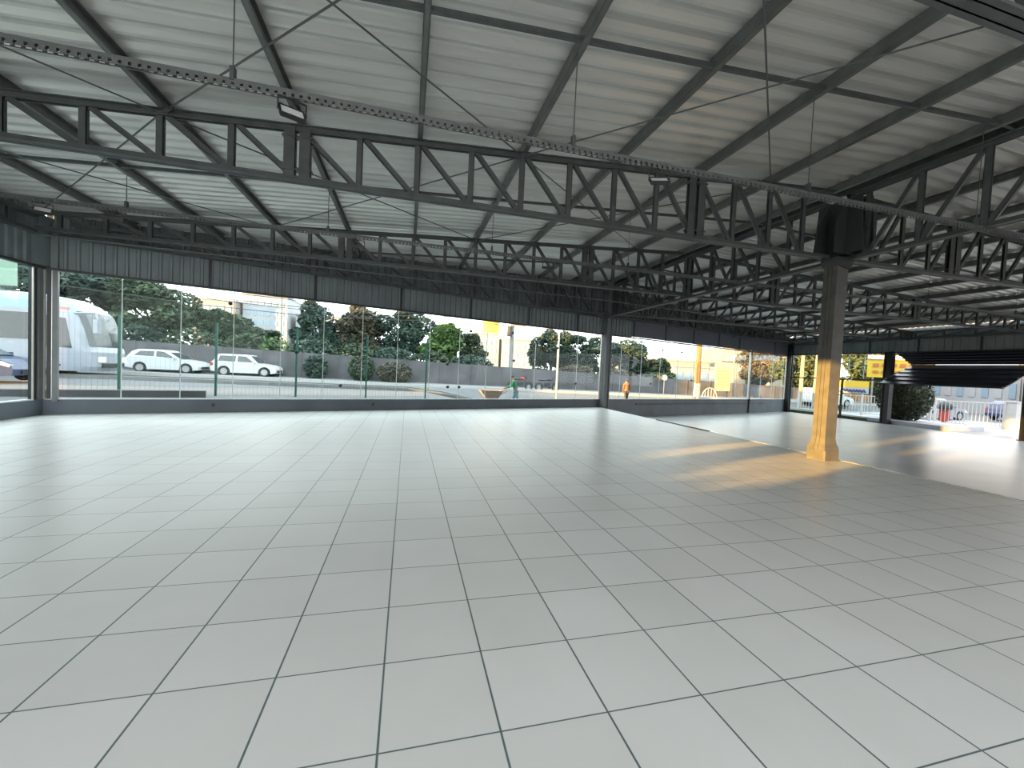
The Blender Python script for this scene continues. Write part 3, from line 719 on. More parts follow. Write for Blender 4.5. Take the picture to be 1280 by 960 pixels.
car(-15.1, 18.4, ground(-16, 18.4), 4.3, 1.45, 'sleek', M['blue_car'], 'dark blue car in the street in front of the bus, seen through the left glazing')

def bus():
    x1, y0, z = -13.6, 22.3, .3; L = 12.5; x0 = x1-L; y1 = y0+2.5
    t = thing('coach_bus', (x0+L/2, y0+1.25, z), 'large pale grey coach with pale blue roof facing right, behind the left corner column', 'bus')
    lev = [(.28, .1, .02), (.5, .0, 0), (1.15, -.02, 0), (1.4, .06, 0), (2.1, .22, 0), (2.75, .45, 0), (2.95, .56, .0), (3.3, .95, .06), (3.55, 1.5, .22), (3.66, 2.2, .5)]
    def ring(h, s_, i_, o=0):
        a, b = y0+i_-o, y1-i_+o; f = x1-s_+o
        P = [(x0, a), (f-.75, a), (f-.42, a+.03), (f-.2, a+.13), (f-.06, a+.36), (f, (a+b)/2)]
        return [(u, w, z+h) for u, w in P+[(u, a+b-w) for u, w in P[::-1][1:]]]
    def shell(name, m, lo, hi, i0, i1, o=0, cap=False):
        mb = MB(); rg = [ring(*lev[k], o) for k in range(lo, hi+1)]; n_ = len(rg[0]); vs = [v for r in rg for v in r]; fs = []
        full = i0 == 0 and i1 == n_-1
        for k in range(len(rg)-1):
            for i in range(i0, i1): fs.append([k*n_+i, k*n_+i+1, (k+1)*n_+i+1, (k+1)*n_+i])
            if full: fs.append([k*n_+n_-1, k*n_, (k+1)*n_, (k+1)*n_+n_-1])
        if cap: fs += [list(range(len(vs)-n_, len(vs)))]
        if full and lo == 0: fs += [list(range(n_))[::-1]]
        mb.add(vs, fs); return mb.build(name, m, t)
    shell('body', M['bus_white'], 0, 6, 0, 10); shell('roof', M['bus_blue'], 6, 9, 0, 10, 0, True)
    shell('windscreen', M['glass_dark'], 3, 6, 3, 7, .02)
    for k in range(7):
        a = x0+.1+k*1.5
        mb = MB(); mb.box(a, a+1.44, y0-.015, y0+.03, z+1.6, z+2.75); mb.build('side_window', M['glass_dark'], t)
    mb = MB(); mb.prism([(x1-1.9, z+1.35), (x1-.8, z+1.3), (x1-1.05, z+2.6), (x1-1.9, z+2.7)], 'y', y0-.015, y0+.03); mb.build('side_window', M['glass_dark'], t)
    mb = MB(); mb.beam((x1-1.6, y0+.0, z+2.98), (x1-.95, y0+.05, z+2.98), .03, .22); mb.build('destination_sign', M['pink'], t)['label'] = 'faded red destination display'
    for yy in (y0+.35, y0+1.8):
        mb = MB(); mb.box(x1-.25, x1+.0, yy, yy+.4, z+.7, z+.95); mb.build('headlight', M['lamp_face'], t)
    mb = MB(); mb.box(x1-.2, x1+.03, y0+.55, y0+1.95, z+.45, z+.65); mb.build('grille', M['black'], t)
    mb = MB(); mb.tube([(x1-.8, y0+.1, z+2.85), (x1+.1, y0-.1, z+2.9), (x1+.2, y0-.12, z+2.6)], .03); mb.box(x1+.1, x1+.26, y0-.25, y0-.02, z+2.0, z+2.6); mb.build('mirror', M['bus_white'], t)
    mb = MB(); mb.box(x0+.2, x1-1.2, y0-.01, y0+.02, z+.5, z+.56); mb.build('skirt_line', M['black'], t)
    for fx in (x1-2.6, x0+3.0):
        for s_ in (0, 1):
            m1, m2 = MB(), MB(); yy = y0-.02 if s_ == 0 else y0+2.24
            m1.cyl((fx, yy, z+.38), (fx, yy+.28, z+.38), .45, 20); m2.cyl((fx, yy-.02 if s_ == 0 else yy+.28, z+.38), (fx, yy+.02 if s_ == 0 else yy+.3, z+.38), .26, 14)
            w_ = m1.build('wheel', M['rubber'], t); m2.build('rim', M['hub'], w_)
bus()

# ------------------------------------------------------------------ trees
def leaves(mb, c, r, n_, size, rnd):
    vs = []; fs = []
    for i in range(n_):
        while True:
            p = Vector((rnd.uniform(-1, 1), rnd.uniform(-1, 1), rnd.uniform(-1, 1)))
            if .15 < p.length < 1: break
        p = p.normalized()*(p.length**.45)
        q = Vector((c[0]+p.x*r[0], c[1]+p.y*r[1], c[2]+p.z*r[2]))
        a = Vector((rnd.gauss(0, 1), rnd.gauss(0, 1), rnd.gauss(0, .6))).normalized(); b = a.cross(Vector((rnd.gauss(0, 1), rnd.gauss(0, 1), rnd.gauss(0, 1)))).normalized()
        s_ = size*rnd.uniform(.6, 1.3); o = len(mb.v)+len(vs)
        vs += [q-a*s_, q-b*s_*.45+a*s_*.1, q+a*s_, q+b*s_*.45+a*s_*.1]; fs.append([len(vs)-4, len(vs)-3, len(vs)-2, len(vs)-1])
    mb.add(vs, fs)
def tree(x, y, rx, z0, z1, leafm, label, seed, blobs=9, dens=420, size=.2, group='trees beyond the street wall', trunkm='bark'):
    rnd = random.Random(seed); g = ground(x, y); t = thing('leafy_tree', (x, y, g), label, 'tree', group)
    cz, rz = (z0+z1)/2, (z1-z0)/2
    mb = MB(); mb.cyl((x, y, g-.2), (x+.1, y, cz), .22, 8, .14)
    for k in range(6):
        an = k*1.05+rnd.random(); mb.cyl((x+.05, y, g+(cz-g)*.7), (x+math.cos(an)*rx*.6, y+math.sin(an)*rx*.5, cz+rz*rnd.uniform(-.2, .6)), .1, 6, .03)
    mb.build('trunk', M[trunkm], t)
    mb = MB()
    blobs = int(blobs*1.9); dens = int(dens*.8)
    for k in range(blobs):
        an = 2*math.pi*k/blobs+rnd.random(); q = rnd.uniform(.2, .85)
        c = (x+math.cos(an)*rx*q, y+math.sin(an)*rx*q*.7, cz+rz*rnd.uniform(-.85, .68))
        leaves(mb, c, (rx*rnd.uniform(.2, .42),)*2+(rz*rnd.uniform(.16, .36),), dens, size, rnd)
    leaves(mb, (x, y, cz), (rx*.7, rx*.6, rz*.7), dens*2, size, rnd)
    mb.build('crown', leafm, t)
    return t
tree(-24.5, 36, 4.2, 2.0, 8.0, M['leaf_blue'], 'broad blue-green tree behind the bus at the left end of the street wall', 1, 10, 700)
tree(-19.0, 37, 3.6, 2.0, 7.6, M['leaf'], 'tall dark tree behind the street wall, between the bus and the left white car', 2, 10, 700)
tree(-14.3, 38, 2.6, 2.1, 5.6, M['leaf'], 'dark green tree behind the street wall above the left white car', 3, 9, 600)
tree(-11.8, 38.6, 1.7, 1.9, 4.1, M['leaf'], 'small low tree behind the street wall above the right white car', 4, 7, 350)
tree(-7.4, 38, 2.0, 2.2, 6.9, M['leaf_blue'], 'upright grey-green tree behind the street wall right of the pale building gap', 5, 9, 500)
tree(-4.1, 38.5, 2.7, 1.9, 7.2, M['leaf_brown'], 'brownish thin-crowned tree in the middle of the tree group', 6, 9, 520, .22)
tree(-.6, 38.5, 2.6, 1.9, 7.0, M['leaf_blue'], 'dense blue-green tree right of the brownish one', 8, 9, 560)
tree(3.0, 36.5, 1.9, 1.9, 5.5, M['leaf_light'], 'light green tree with drooping leaves standing out behind the street wall', 9, 9, 300, .34)
tree(5.8, 38.5, 1.7, 1.6, 5.0, M['leaf'], 'dark tree to the right of the light green one', 10, 8, 420)
tree(14.0, 39, 2.3, 1.2, 6.6, M['leaf_blue'], 'upright dark tree left of the white street pole', 11, 9, 480)
tree(17.6, 40, 2.9, 1.0, 6.0, M['leaf_blue'], 'dark tree right of the white street pole, before the middle post', 12, 9, 520)
tree(23.6, 41, 3.4, .9, 5.6, M['leaf_blue'], 'dark tree just right of the middle post', 13, 9, 560)
tree(27.0, 40, 2.2, .9, 3.6, M['leaf'], 'low spreading tree left of the round road sign', 14, 8, 420)
tree(43.0, 42.0, 3.4, .9, 6.2, M['leaf_brown'], 'olive tree beyond the far right corner of the front glazing', 15, 9, 560)
tree(40.0, 33.0, 3.4, .8, 6.5, M['leaf'], 'dark tree seen through the side glazing left of the column', 16, 9, 620)
tree(44.0, 29.5, 3.4, .8, 6.4, M['leaf'], 'dark tree seen through the side glazing right of the column', 17, 9, 620)
def bush(x, y, r, h, m, label, seed, name='bush', n_=900, size=.14, cat='bush', group='bushes along the street wall'):
    rnd = random.Random(seed); g = ground(x, y); mb = MB(); leaves(mb, (x, y, g+h*.5), (r, r*.8, h*.52), n_, size, rnd)
    bb(name, (x, y, g), m, label, cat, mb, group)
bush(-3.2, 31.1, .9, 1.9, M['leaf'], 'dark creeping bush growing over the street wall below the brownish tree', 21)
bush(-.9, 31.0, 1.3, 1.5, M['leaf_brown'], 'dry brownish bush against the street wall', 22)
bush(-6.3, 31.4, .8, 1.7, M['leaf_blue'], 'grey-green bush against the street wall right of the white cars', 23)
bush(-9.6, 34.0, 1.3, 2.9, M['leaf_light'], 'light green bush showing above the street wall behind the right white car', 24)
hl = ['behind the coach', 'behind the left white car', 'between the two white cars', 'behind the right white car', 'left of the brownish tree', 'under the brownish tree',
      'right of the brownish tree', 'under the light green tree', 'right of the light green tree', 'left of the white street pole', 'right of the white street pole', 'just right of the middle post']
for i, (x, m) in enumerate(zip((-23.5, -19, -15.2, -11.6, -7.2, -4.3, -1.2, 2.0, 5.2, 15.2, 19.0, 23.5), ('leaf', 'leaf_blue', 'leaf', 'leaf', 'leaf_blue', 'leaf', 'leaf_blue', 'leaf', 'leaf_blue', 'leaf_brown', 'leaf_brown', 'leaf'))):
    bush(x, 34.6+.3*(i % 2), 2.1, 3.2-.03*(x+18), M[m], 'undergrowth showing above the street wall, '+hl[i], 40+i, 'bush', 2200, .17, 'bush', 'undergrowth behind the street wall')
# clipped shrub at the side opening
rnd = random.Random(5); t = thing('round_shrub', (27.3, 16.75, LOW), 'big rounded dark clipped shrub outside the side opening, under the folding door', 'shrub')
mb = MB(); leaves(mb, (27.3, 16.75, 1.05), (1.22, 1.22, 1.45), 7000, .07, rnd); leaves(mb, (27.3, 16.75, .9), (1.0, 1.0, 1.2), 3000, .08, rnd); mb.build('foliage', M['leaf_shrub'], t)
mb = MB(); mb.ell((27.3, 16.75, 1.0), (1.0, 1.0, 1.2)); mb.build('inner_growth', M['leaf_shrub'], t)
mb = MB(); mb.cyl((27.3, 16.75, LOW), (27.3, 16.75, .5), .1, 8); mb.build('trunk', M['bark'], t)
mb = MB(); mb.box(25.85, 28.6, 14.0, 17.6, LOW-.05, LOW+.22); 
bb('planter_kerb', (27, 15, LOW), M['planter'], 'low grey planter kerb at the foot of the round shrub', 'planter', mb)
mb = MB(); mb.box(25.9, 27.2, 17.65, 25, LOW-.05, LOW+.16)
tag(mb.build('verge_grass', M['grass']), 'strip of grass outside the side glazing', 'grass', kind='stuff')

# ------------------------------------------------------------------ poles, signs, cables
def pole(name, x, y, r, h, m, label, extra=None, cat='pole'):
    g = ground(x, y); t = thing(name, (x, y, g), label, cat)
    mb = MB(); mb.cyl((x, y, g-.05), (x, y, g+h), r, 10, r*.75); mb.build('shaft', m, t)
    return t, g
t, g = pole('street_pole', 8.75, 23.1, .07, 4.35, M['white_paint'], 'slender white pole in front of the dark trees, left of the middle post')
t, g = pole('utility_pole', 9.35, 37.0, .22, 9.5, M['pole_conc'], 'thick pale concrete utility pole with a transformer, right of the light green tree')
mb = MB(); mb.cyl((9.0, 36.6, 4.6), (9.0, 36.6, 5.5), .25, 10); mb.build('transformer', M['cloth_dark'], t)
mb = MB(); mb.box(8.0, 10.7, 36.7, 36.8, 6.6, 6.72); mb.box(8.2, 10.5, 36.7, 36.8, 5.6, 5.7); mb.build('cross_arm', M['wood'], t)
t, g = pole('utility_pole', 22.3, 27.6, .23, 8.5, M['wood_pole'], 'orange-brown wooden utility pole with a pale painted foot, right of the middle post')
mb = MB(); mb.cyl((22.3, 27.6, g), (22.3, 27.6, g+1.2), .25, 10, .24); mb.build('painted_foot', M['white_paint'], t)['label'] = 'pale painted foot'
t, g = pole('utility_pole', 32.5, 35.0, .17, 8.5, M['pole_conc'], 'thin grey utility pole left of the yellow board')
mb = MB(); mb.box(31.0, 34.2, 34.9, 35.0, 3.3, 3.42); mb.build('cross_arm', M['cloth_dark'], t)
t, g = pole('road_sign', 22.3, 33.1-1.2, .04, 1.45, M['white_paint'], 'small round white road sign on a pole before the street wall', cat='road sign')
mb = MB(); mb.cyl((22.3, 31.86, 1.45), (22.3, 31.83, 1.45), .27, 16); mb.build('sign_disc', M['white_paint'], t)
# yellow upright board
t = thing('yellow_board', (27.6, 30.8, -.1), 'tall pale yellow upright board on two legs outside the right front glazing', 'sign board')
mb = MB(); mb.box(26.75, 28.35, 30.75, 30.82, .5, 2.7); mb.build('board', mat('pale yellow board', (.62, .5, .22), .6), t)
for x in (27.0, 28.1):
    mb = MB(); mb.cyl((x, 30.8, -.15), (x, 30.8, .5), .05, 8); mb.build('leg', M['cloth_dark'], t)
mb = MB()
for z in (2.2, 1.9, 1.6, 1.3, 1.0):
    for k in range(5): mb.box(26.95+k*.26, 26.95+k*.26+.16, 30.735, 30.75, z, z+.12)
mb.build('faded_lettering', mat('faded orange lettering', (.5, .3, .1), .7), t)
# arched white frame
t = thing('arched_frame', (25.4, 29.8, ground(25.4, 29.8)), 'white arched metal frame with bars, half hidden by the lower wall beside the wooden pole', 'frame')
mb = MB(); mb.tube([(25.4+.75*math.cos(math.pi*k/10), 29.8, -.1+.85*math.sin(math.pi*k/10)) for k in range(11)], .04)
for dx in (-.45, -.15, .15, .45): mb.cyl((25.4+dx, 29.8, -.1), (25.4+dx, 29.8, -.1+.85*math.sqrt(1-(dx/.75)**2)), .03, 6)
mb.build('bars', M['white_paint'], t)
# green board on posts beyond the left glazing
t = thing('street_board', (-12, 14.0, .3), 'pale green board on posts at the far left, seen above the coach roof', 'sign board')
mb = MB(); mb.box(-13.2, -10.28, 14.0, 14.06, 3.17, 4.1); mb.build('board', M['green_sign'], t)
for x in (-13.0, -12.2):
    mb = MB(); mb.cyl((x, 14.1, .2), (x, 14.1, 3.4), .05, 8); mb.build('leg', M['pole_conc'], t)
# cables
for i, (y, z, zr) in enumerate(((30.2, 6.6, 5.3), (30.4, 6.2, 4.9), (30.6, 5.6, 4.5), (36.8, 7.6, 6.6), (36.9, 6.6, 5.6))):
    mb = MB(); pts = []
    for k in range(17):
        u = k/16; pts.append((-45+100*u, y, z+(zr-z)*u-.6*math.sin(math.pi*((u*4) % 1))))
    mb.tube(pts, .022, 5)
    bb('overhead_cable', (-45, y, z), M['cloth_dark'], 'thin overhead cable along the street, %s' % ['highest of the near three', 'middle of the near three', 'lowest of the near three', 'upper one behind the trees', 'lower one behind the trees'][i], 'cable', mb, 'street cables')

# ------------------------------------------------------------------ buildings
def wins(t, x0, x1, y, z0, z1, nx, nz, m, fx=.6, fz=.55, name='window'):
    dx, dz = (x1-x0)/nx, (z1-z0)/nz
    for i in range(nx):
        for k in range(nz):
            mb = MB(); cx, cz = x0+dx*(i+.5), z0+dz*(k+.5)
            mb.box(cx-dx*fx/2, cx+dx*fx/2, y-.06, y+.1, cz-dz*fz/2, cz+dz*fz/2); mb.build(name, m, t)
M['pale_wall'] = mat('pale pinkish render', (.42, .39, .37), .8, 0, .2, .2)
M['white_wall'] = mat('white render', (.5, .52, .54), .8, 0, .15, .2)
M['cream_wall'] = mat('cream render', (.56, .49, .36), .8, 0, .15, .2)
M['amber_wall'] = mat('amber painted wall', (.66, .4, .07), .8, 0, .15, .2)
M['brown_wall'] = mat('brown dark wall', (.1, .085, .075), .8, 0, .2, .5)
for k_ in ('white_wall', 'cream_wall', 'pale_wall'): scale_colour(M[k_], .62)
M['roof_tile'] = mat('terracotta roof tiles', (.35, .17, .1), .8, 0, .3, 1)
M['win'] = mat('bluish window glass', (.2, .28, .34), .2)
def building(x0, x1, y, d, z1, m, label, win, roof=False, lanes=None):
    t = thing('building', ((x0+x1)/2, y+d/2, 0), label, 'building')
    mb = MB(); mb.box(x0, x1, y, y+d, -.3, z1); mb.build('walls', m, t)
    if win: wins(t, x0+.4, x1-.4, y, win[0], win[1], win[2], win[3], M['win'])
    if roof:
        mb = MB(); mb.prism([(y-.4, z1), (y+d+.4, z1), (y+d/2, z1+1.6)], 'x', x0-.3, x1+.3); mb.build('roof', M['roof_tile'], t)
    else:
        mb = MB(); mb.box(x0-.15, x1+.15, y-.15, y+d+.15, z1, z1+.3); mb.build('parapet', M['white_wall'], t)
    return t
building(-37, -30.5, 84, 10, 11.5, M['pale_wall'], 'pale pinkish flats seen over the dark trees, left one of the far pair', (3, 11, 5, 4))
building(-30, -22.5, 86, 10, 13.2, M['white_wall'], 'tall white building with rows of bluish windows seen above the right white car', (2, 12.6, 6, 6))
building(-21.5, -11, 88, 10, 10.2, M['white_wall'], 'lower white building with windows next to the tall one', (2, 10, 7, 4))
building(12.8, 17.6, 80, 8, 8.4, M['white_wall'], 'white building behind the dark tree right of the light green tree', (2.5, 7.6, 4, 3))
building(18.2, 24.4, 78, 8, 7.4, M['white_wall'], 'white house behind the transformer pole', (2, 6.8, 4, 3))
t = thing('water_tank', (18.2, 86, 0), 'round amber painted tank rising above the houses at the top of the front glazing', 'tank')
mb = MB(); mb.cyl((18.2, 92, 8.2), (18.2, 92, 12.6), 1.9, 24); mb.build('tank', M['amber_wall'], t)
mb = MB()
for dx in (-1.3, 1.3): mb.cyl((18.2+dx, 92, 0), (18.2+dx, 92, 8.3), .25, 8)
mb.build('leg', M['pole_conc'], t)
building(37, 52.5, 62, 9, 4.4, M['cream_wall'], 'long low cream building with blue-white shopfronts right of the middle post', None)
t2 = building(43, 53.4, 59, 2.2, 3.3, M['white_wall'], 'white shopfront with bluish panes in front of the long cream building', (.6, 3.1, 6, 1))
building(54, 60, 58, 8, 6.8, M['cream_wall'], 'taller cream building behind the yellow board', (2.5, 6, 3, 2))
building(58, 68, 52, 8, 4.2, M['cream_wall'], 'cream house with terracotta roof near the right end of the front glazing', (1, 3.2, 4, 1), True)
# ---- beyond the side opening
t = thing('billboard', (38.6, 25.3, -.5), 'yellow and white hoarding seen above the round shrub beside the dark column', 'billboard')
mb = MB(); mb.beam((37.2, 25.6, 3.1), (39.9, 22.6, 3.1), .08, 1.6); mb.build('board', M['yellow'], t)
mb = MB(); mb.beam((37.13, 25.55, 3.95), (39.83, 22.55, 3.95), .1, .35); mb.build('top_band', M['white_wall'], t)
mb = MB()
for k in range(6):
    a = Vector((37.4, 25.3, 0)).lerp(Vector((39.6, 22.85, 0)), k/6); b = Vector((37.4, 25.3, 0)).lerp(Vector((39.6, 22.85, 0)), (k+.65)/6)
    for z, h in ((3.3, .28), (2.75, .2)): mb.beam((a.x-.06, a.y-.05, z), (b.x-.06, b.y-.05, z), .02, h)
mb.build('lettering', mat('red brown lettering', (.35, .1, .03), .7), t)
for q in (.1, .9):
    a = Vector((37.2, 25.6, 0)).lerp(Vector((39.9, 22.6, 0)), q); mb = MB(); mb.cyl((a.x+.08, a.y+.06, -.5), (a.x+.08, a.y+.06, 3.5), .06, 8); mb.build('leg', M['pole_conc'], t)
t = thing('banner', (36.3, 26.6, 0), 'yellow banner with dark blue scribble hung behind the white railing left of the shrub', 'banner')
mb = MB(); mb.beam((35.0, 27.8, 1.65), (37.1, 25.3, 1.65), .05, .55); mb.build('sheet', M['yellow'], t)
mb = MB(); mb.beam((34.97, 27.75, 1.12), (37.07, 25.25, 1.12), .05, .5); mb.build('lower_band', M['white_wall'], t)
mb = MB(); pts = []
for k in range(24):
    a = Vector((36.0, 26.55, 0)).lerp(Vector((37.0, 25.35, 0)), k/24); pts.append((a.x-.08, a.y-.07, 1.1+.13*math.sin(k*1.9)))
mb.tube(pts, .045, 5); mb.build('scribble', M['blue_ink'], t)
def railing(pts, h, z, label, group='white railings'):
    t = thing('white_railing', (*pts[0], z), label, 'railing', group)
    mb = MB()
    for zz in (z+.12, z+h-.05):
        mb = MB()
        for (a, b) in zip(pts, pts[1:]):
            mb.beam((*a, zz), (*b, zz), .05, .05)
        mb.build('rail', M['white_paint'], t)
    mb = MB()
    for (a, b) in zip(pts, pts[1:]):
        A, B = Vector((*a, 0)), Vector((*b, 0)); n_ = int((B-A).length/.16)
        for k in range(n_): q = A.lerp(B, k/n_); mb.cyl((q.x, q.y, z+.1), (q.x, q.y, z+h-.05), .016, 6)
    mb.build('bars', M['white_paint'], t)
    for a in pts:
        mb = MB(); mb.box(a[0]-.05, a[0]+.05, a[1]-.05, a[1]+.05, z, z+h+.03); mb.build('post', M['white_paint'], t)
railing([(29.9, 17.0), (32.2, 15.0)], 1.45, LOW, 'white metal railing right of the shrub, ending at the white gate pillar')
railing([(28.9, 24.5), (31.0, 21.5), (33.0, 18.5)], 1.4, LOW, 'white metal railing left of the shrub, below the yellow banner')
mb = MB(); mb.box(32.2, 32.65, 14.55, 15.0, LOW, LOW+1.5); mb.box(32.15, 32.7, 14.5, 15.05, LOW+1.5, LOW+1.56)
bb('gate_pillar', (32.4, 14.8, LOW), M['white_paint'], 'square white gate pillar at the right end of the railing', 'pillar', mb)
# telephone hood booth
t = thing('hooded_booth', (31.2, 17.05, LOW), 'small booth with a dark domed hood over a red stand, right of the round shrub', 'booth')
mb = MB()
mb.ell((31.2, 17.05, .5), (.36, .36, .38), 16, 10); mb.v = [(a, b, max(c, .36)) for a, b, c in mb.v]; mb.build('hood', M['booth_dark'], t)
mb = MB(); mb.cyl((31.2, 17.05, LOW), (31.2, 17.05, .4), .1, 8); mb.box(31.0, 31.4, 16.9, 17.2, -.35, .38); mb.build('stand', M['red'], t)
# vehicles and buildings in the yard
car(35.3, 20.0, ground(35.3, 20), 4.1, 1.45, 'sleek', M['bus_white'], 'pale car parked behind the white railing right of the shrub')
car(34.5, 26.8, ground(34.5, 26.8), 4.1, 1.5, 'boxy', M['white_car'], 'pale car parked beyond the side glazing, left of the free-standing column')
car(43.5, 19.5, ground(43.5, 19.5), 4.1, 1.45, 'sleek', M['blue_car'], 'dark car parked far beyond the white railing')
def house_x(x, y0, y1, z1, m, label, nwin):
    t = thing('building', (x, (y0+y1)/2, 0), label, 'building'); mb = MB(); mb.box(x, x+6, y0, y1, -.6, z1); mb.build('walls', m, t)
    for k in range(nwin):
        yy = y0+(y1-y0)*(k+.5)/nwin; w = (y1-y0)/nwin*.26; mb = MB(); mb.box(x-.06, x+.1, yy-w, yy+w, 1.0, min(z1-.5, 2.3)); mb.build('window', M['white_wall'] if k % 2 else M['win'], t)
    mb = MB(); mb.box(x-.2, x+6.2, y0-.2, y1+.2, z1, z1+.2); mb.build('parapet', M['white_wall'], t)
house_x(50, 22.5, 31, 3.6, M['white_wall'], 'white shop building far beyond the side opening, behind the shrub', 10)
house_x(48, 14.5, 21.5, 3.8, M['pale_wall'], 'grey building with pale windows far beyond the white railing', 9)
house_x(37, 9.0, 15.6, 4.2, M['brown_wall'], 'dark brown building at the far right beyond the gate pillar', 3)

# tall pale palm trunks left of the free-standing column
for i, (x, y) in enumerate(((31.2, 26.3), (31.6, 25.5))):
    t = thing('palm_tree', (x, y, ground(x, y)), ['pale-trunked palm beyond the side glazing, the left one', 'pale-trunked palm beyond the side glazing, the right one'][i], 'palm tree', 'pale palms')
    mb = MB(); mb.cyl((x, y, ground(x, y)-.05), (x+.15*i, y, 6.0), .16-.04*i, 8, .1); mb.build('trunk', M['trunk_pale'], t)
    rnd = random.Random(i); mb = MB()
    for k in range(14):
        an = k*.45+rnd.random()*.2; pts = [Vector((x+math.cos(an)*r*1.0, y+math.sin(an)*r, 6.0+.9*r-.42*r*r)) for r in (0, .5, 1, 1.5, 2, 2.4)]
        for a, b in zip(pts, pts[1:]): mb.beam(a, b, .28, .02)
    mb.build('fronds', M['leaf'], t)

# ------------------------------------------------------------------ people
def person(x, y, z, h, yaw, lean, shirt, trousers, label, arm_fwd, stride=.18, cap=None):
    t = thing('person', (x, y, z), label, 'person')
    s = h/1.75
    def L(f, r, u):   # forward, right, up
        return Vector((x+(math.cos(yaw)*f+math.sin(yaw)*r)*s, y+(math.sin(yaw)*f-math.cos(yaw)*r)*s, z+u*s))
    def skin(name, verts, edges, rad, m, sub=2):
        me = bpy.data.meshes.new(name); org = Vector((x, y, z)); me.from_pydata([tuple(v-org) for v in verts], edges, []); me.materials.append(m)
        o = bpy.data.objects.new(name, me); COL.objects.link(o); o.parent = t; o['w'] = [x, y, z]
        md = o.modifiers.new('skin', 'SKIN'); 
        for i, r in enumerate(rad): me.skin_vertices[0].data[i].radius = (r[0]*s, r[1]*s)
        me.skin_vertices[0].data[0].use_root = True
        sb = o.modifiers.new('sub', 'SUBSURF'); sb.levels = sub; sb.render_levels = sub; md.use_smooth_shade = True
        return o
    hl = lean
    pel = L(0, 0, .93); ch = L(hl*.6, 0, 1.25); nk = L(hl, 0, 1.46); hd = L(hl*1.12, 0, 1.56); tp = L(hl*1.2, 0, 1.68)
    V = [pel, ch, nk, hd, tp]; E = [(0, 1), (1, 2), (2, 3), (3, 4)]; Rr = [(.13, .11), (.15, .11), (.055, .055), (.085, .09), (.075, .085)]
    for sd_ in (-1, 1):
        fo = stride*sd_
        i0 = len(V); V += [L(0, sd_*.09, .88), L(fo*.6+.03, sd_*.1, .5), L(fo, sd_*.1, .08), L(fo+.16, sd_*.11, .04)]; Rr += [(.09, .1), (.06, .065), (.04, .045), (.035, .03)]
        E += [(0, i0), (i0, i0+1), (i0+1, i0+2), (i0+2, i0+3)]
        i0 = len(V); af = arm_fwd
        hand = L(hl+af, sd_*.22, 1.02 if af > .2 else .84)
        V += [L(hl*.9, sd_*.19, 1.42), L(hl*.8+af*.3, sd_*.24, 1.17), hand]; Rr += [(.055, .055), (.042, .042), (.03, .03)]
        E += [(2, i0), (i0, i0+1), (i0+1, i0+2)]
        for k in range(4):
            j0 = len(V); V.append(hand + (L(.07, 0, 0)-L(0, 0, 0))*(1 if af > .2 else .3) + (L(0, .018*(k-1.5), -.05-.01*(k % 2))-L(0, 0, 0))); Rr.append((.009, .009)); E.append((i0+2, j0))
        j0 = len(V); V.append(hand+(L(.05, -sd_*.04, -.01)-L(0, 0, 0))); Rr.append((.01, .01)); E.append((i0+2, j0))
    skin('body', V, E, Rr, M['skin'])
    # clothing
    sV = [L(0, 0, .95), ch, L(hl*.95, 0, 1.42)]; sE = [(0, 1), (1, 2)]; sR = [(.15, .13), (.17, .13), (.1, .09)]
    for sd_ in (-1, 1):
        i0 = len(sV); sV += [L(hl*.9, sd_*.19, 1.41), L(hl*.8+arm_fwd*.3, sd_*.24, 1.17), L(hl+arm_fwd*.85, sd_*.22, 1.06 if arm_fwd > .2 else .93)]; sR += [(.07, .07), (.055, .055), (.045, .045)]
        sE += [(2, i0), (i0, i0+1), (i0+1, i0+2)]
    skin('shirt', sV, sE, sR, shirt)
    tV = [L(0, 0, .95)]; tR = [(.14, .125)]; tE = []
    for sd_ in (-1, 1):
        fo = stride*sd_; i0 = len(tV); tV += [L(0, sd_*.09, .86), L(fo*.6+.03, sd_*.1, .5), L(fo, sd_*.1, .12)]; tR += [(.1, .11), (.08, .08), (.06, .06)]; tE += [(0, i0), (i0, i0+1), (i0+1, i0+2)]
    skin('trousers', tV, tE, tR, trousers)
    for sd_ in (-1, 1):
        fo = stride*sd_; mb = MB(); c = L(fo+.06, sd_*.1, .045); mb.ell(c, (.13*s*abs(math.cos(yaw))+.05, .13*s*abs(math.sin(yaw))+.05, .05*s)); mb.build('shoe', M['black'], t, True)
    mb = MB(); c = L(hl*1.2-.02, 0, 1.66); mb.ell(c, (.1*s, .1*s, .095*s), 14, 10); mb.build('cap' if cap else 'hair', cap or M['hair'], t, True)
    mb = MB(); c = L(hl*1.2+.1, 0, 1.61); mb.ell(c, (.018, .018, .03)); 
    for sd_ in (-1, 1): mb.ell(L(hl*1.18, sd_*.09, 1.61), (.015, .015, .03))
    mb.build('ears_and_nose', M['skin'], t, True)
person(5.5, 20.4, ground(5.5, 20.4), 1.72, math.pi*.97, .2, M['shirt_green'], M['jean'], 'person in a green shirt and pale blue trousers pushing a wheelbarrow outside the front glazing', .4, .16)
person(14.35, 24.6, ground(14.35, 24.6), 1.7, math.pi*.5, .02, M['jacket'], M['cloth_dark'], 'person in a brown jacket walking away outside, just right of the middle post', .05, .1)
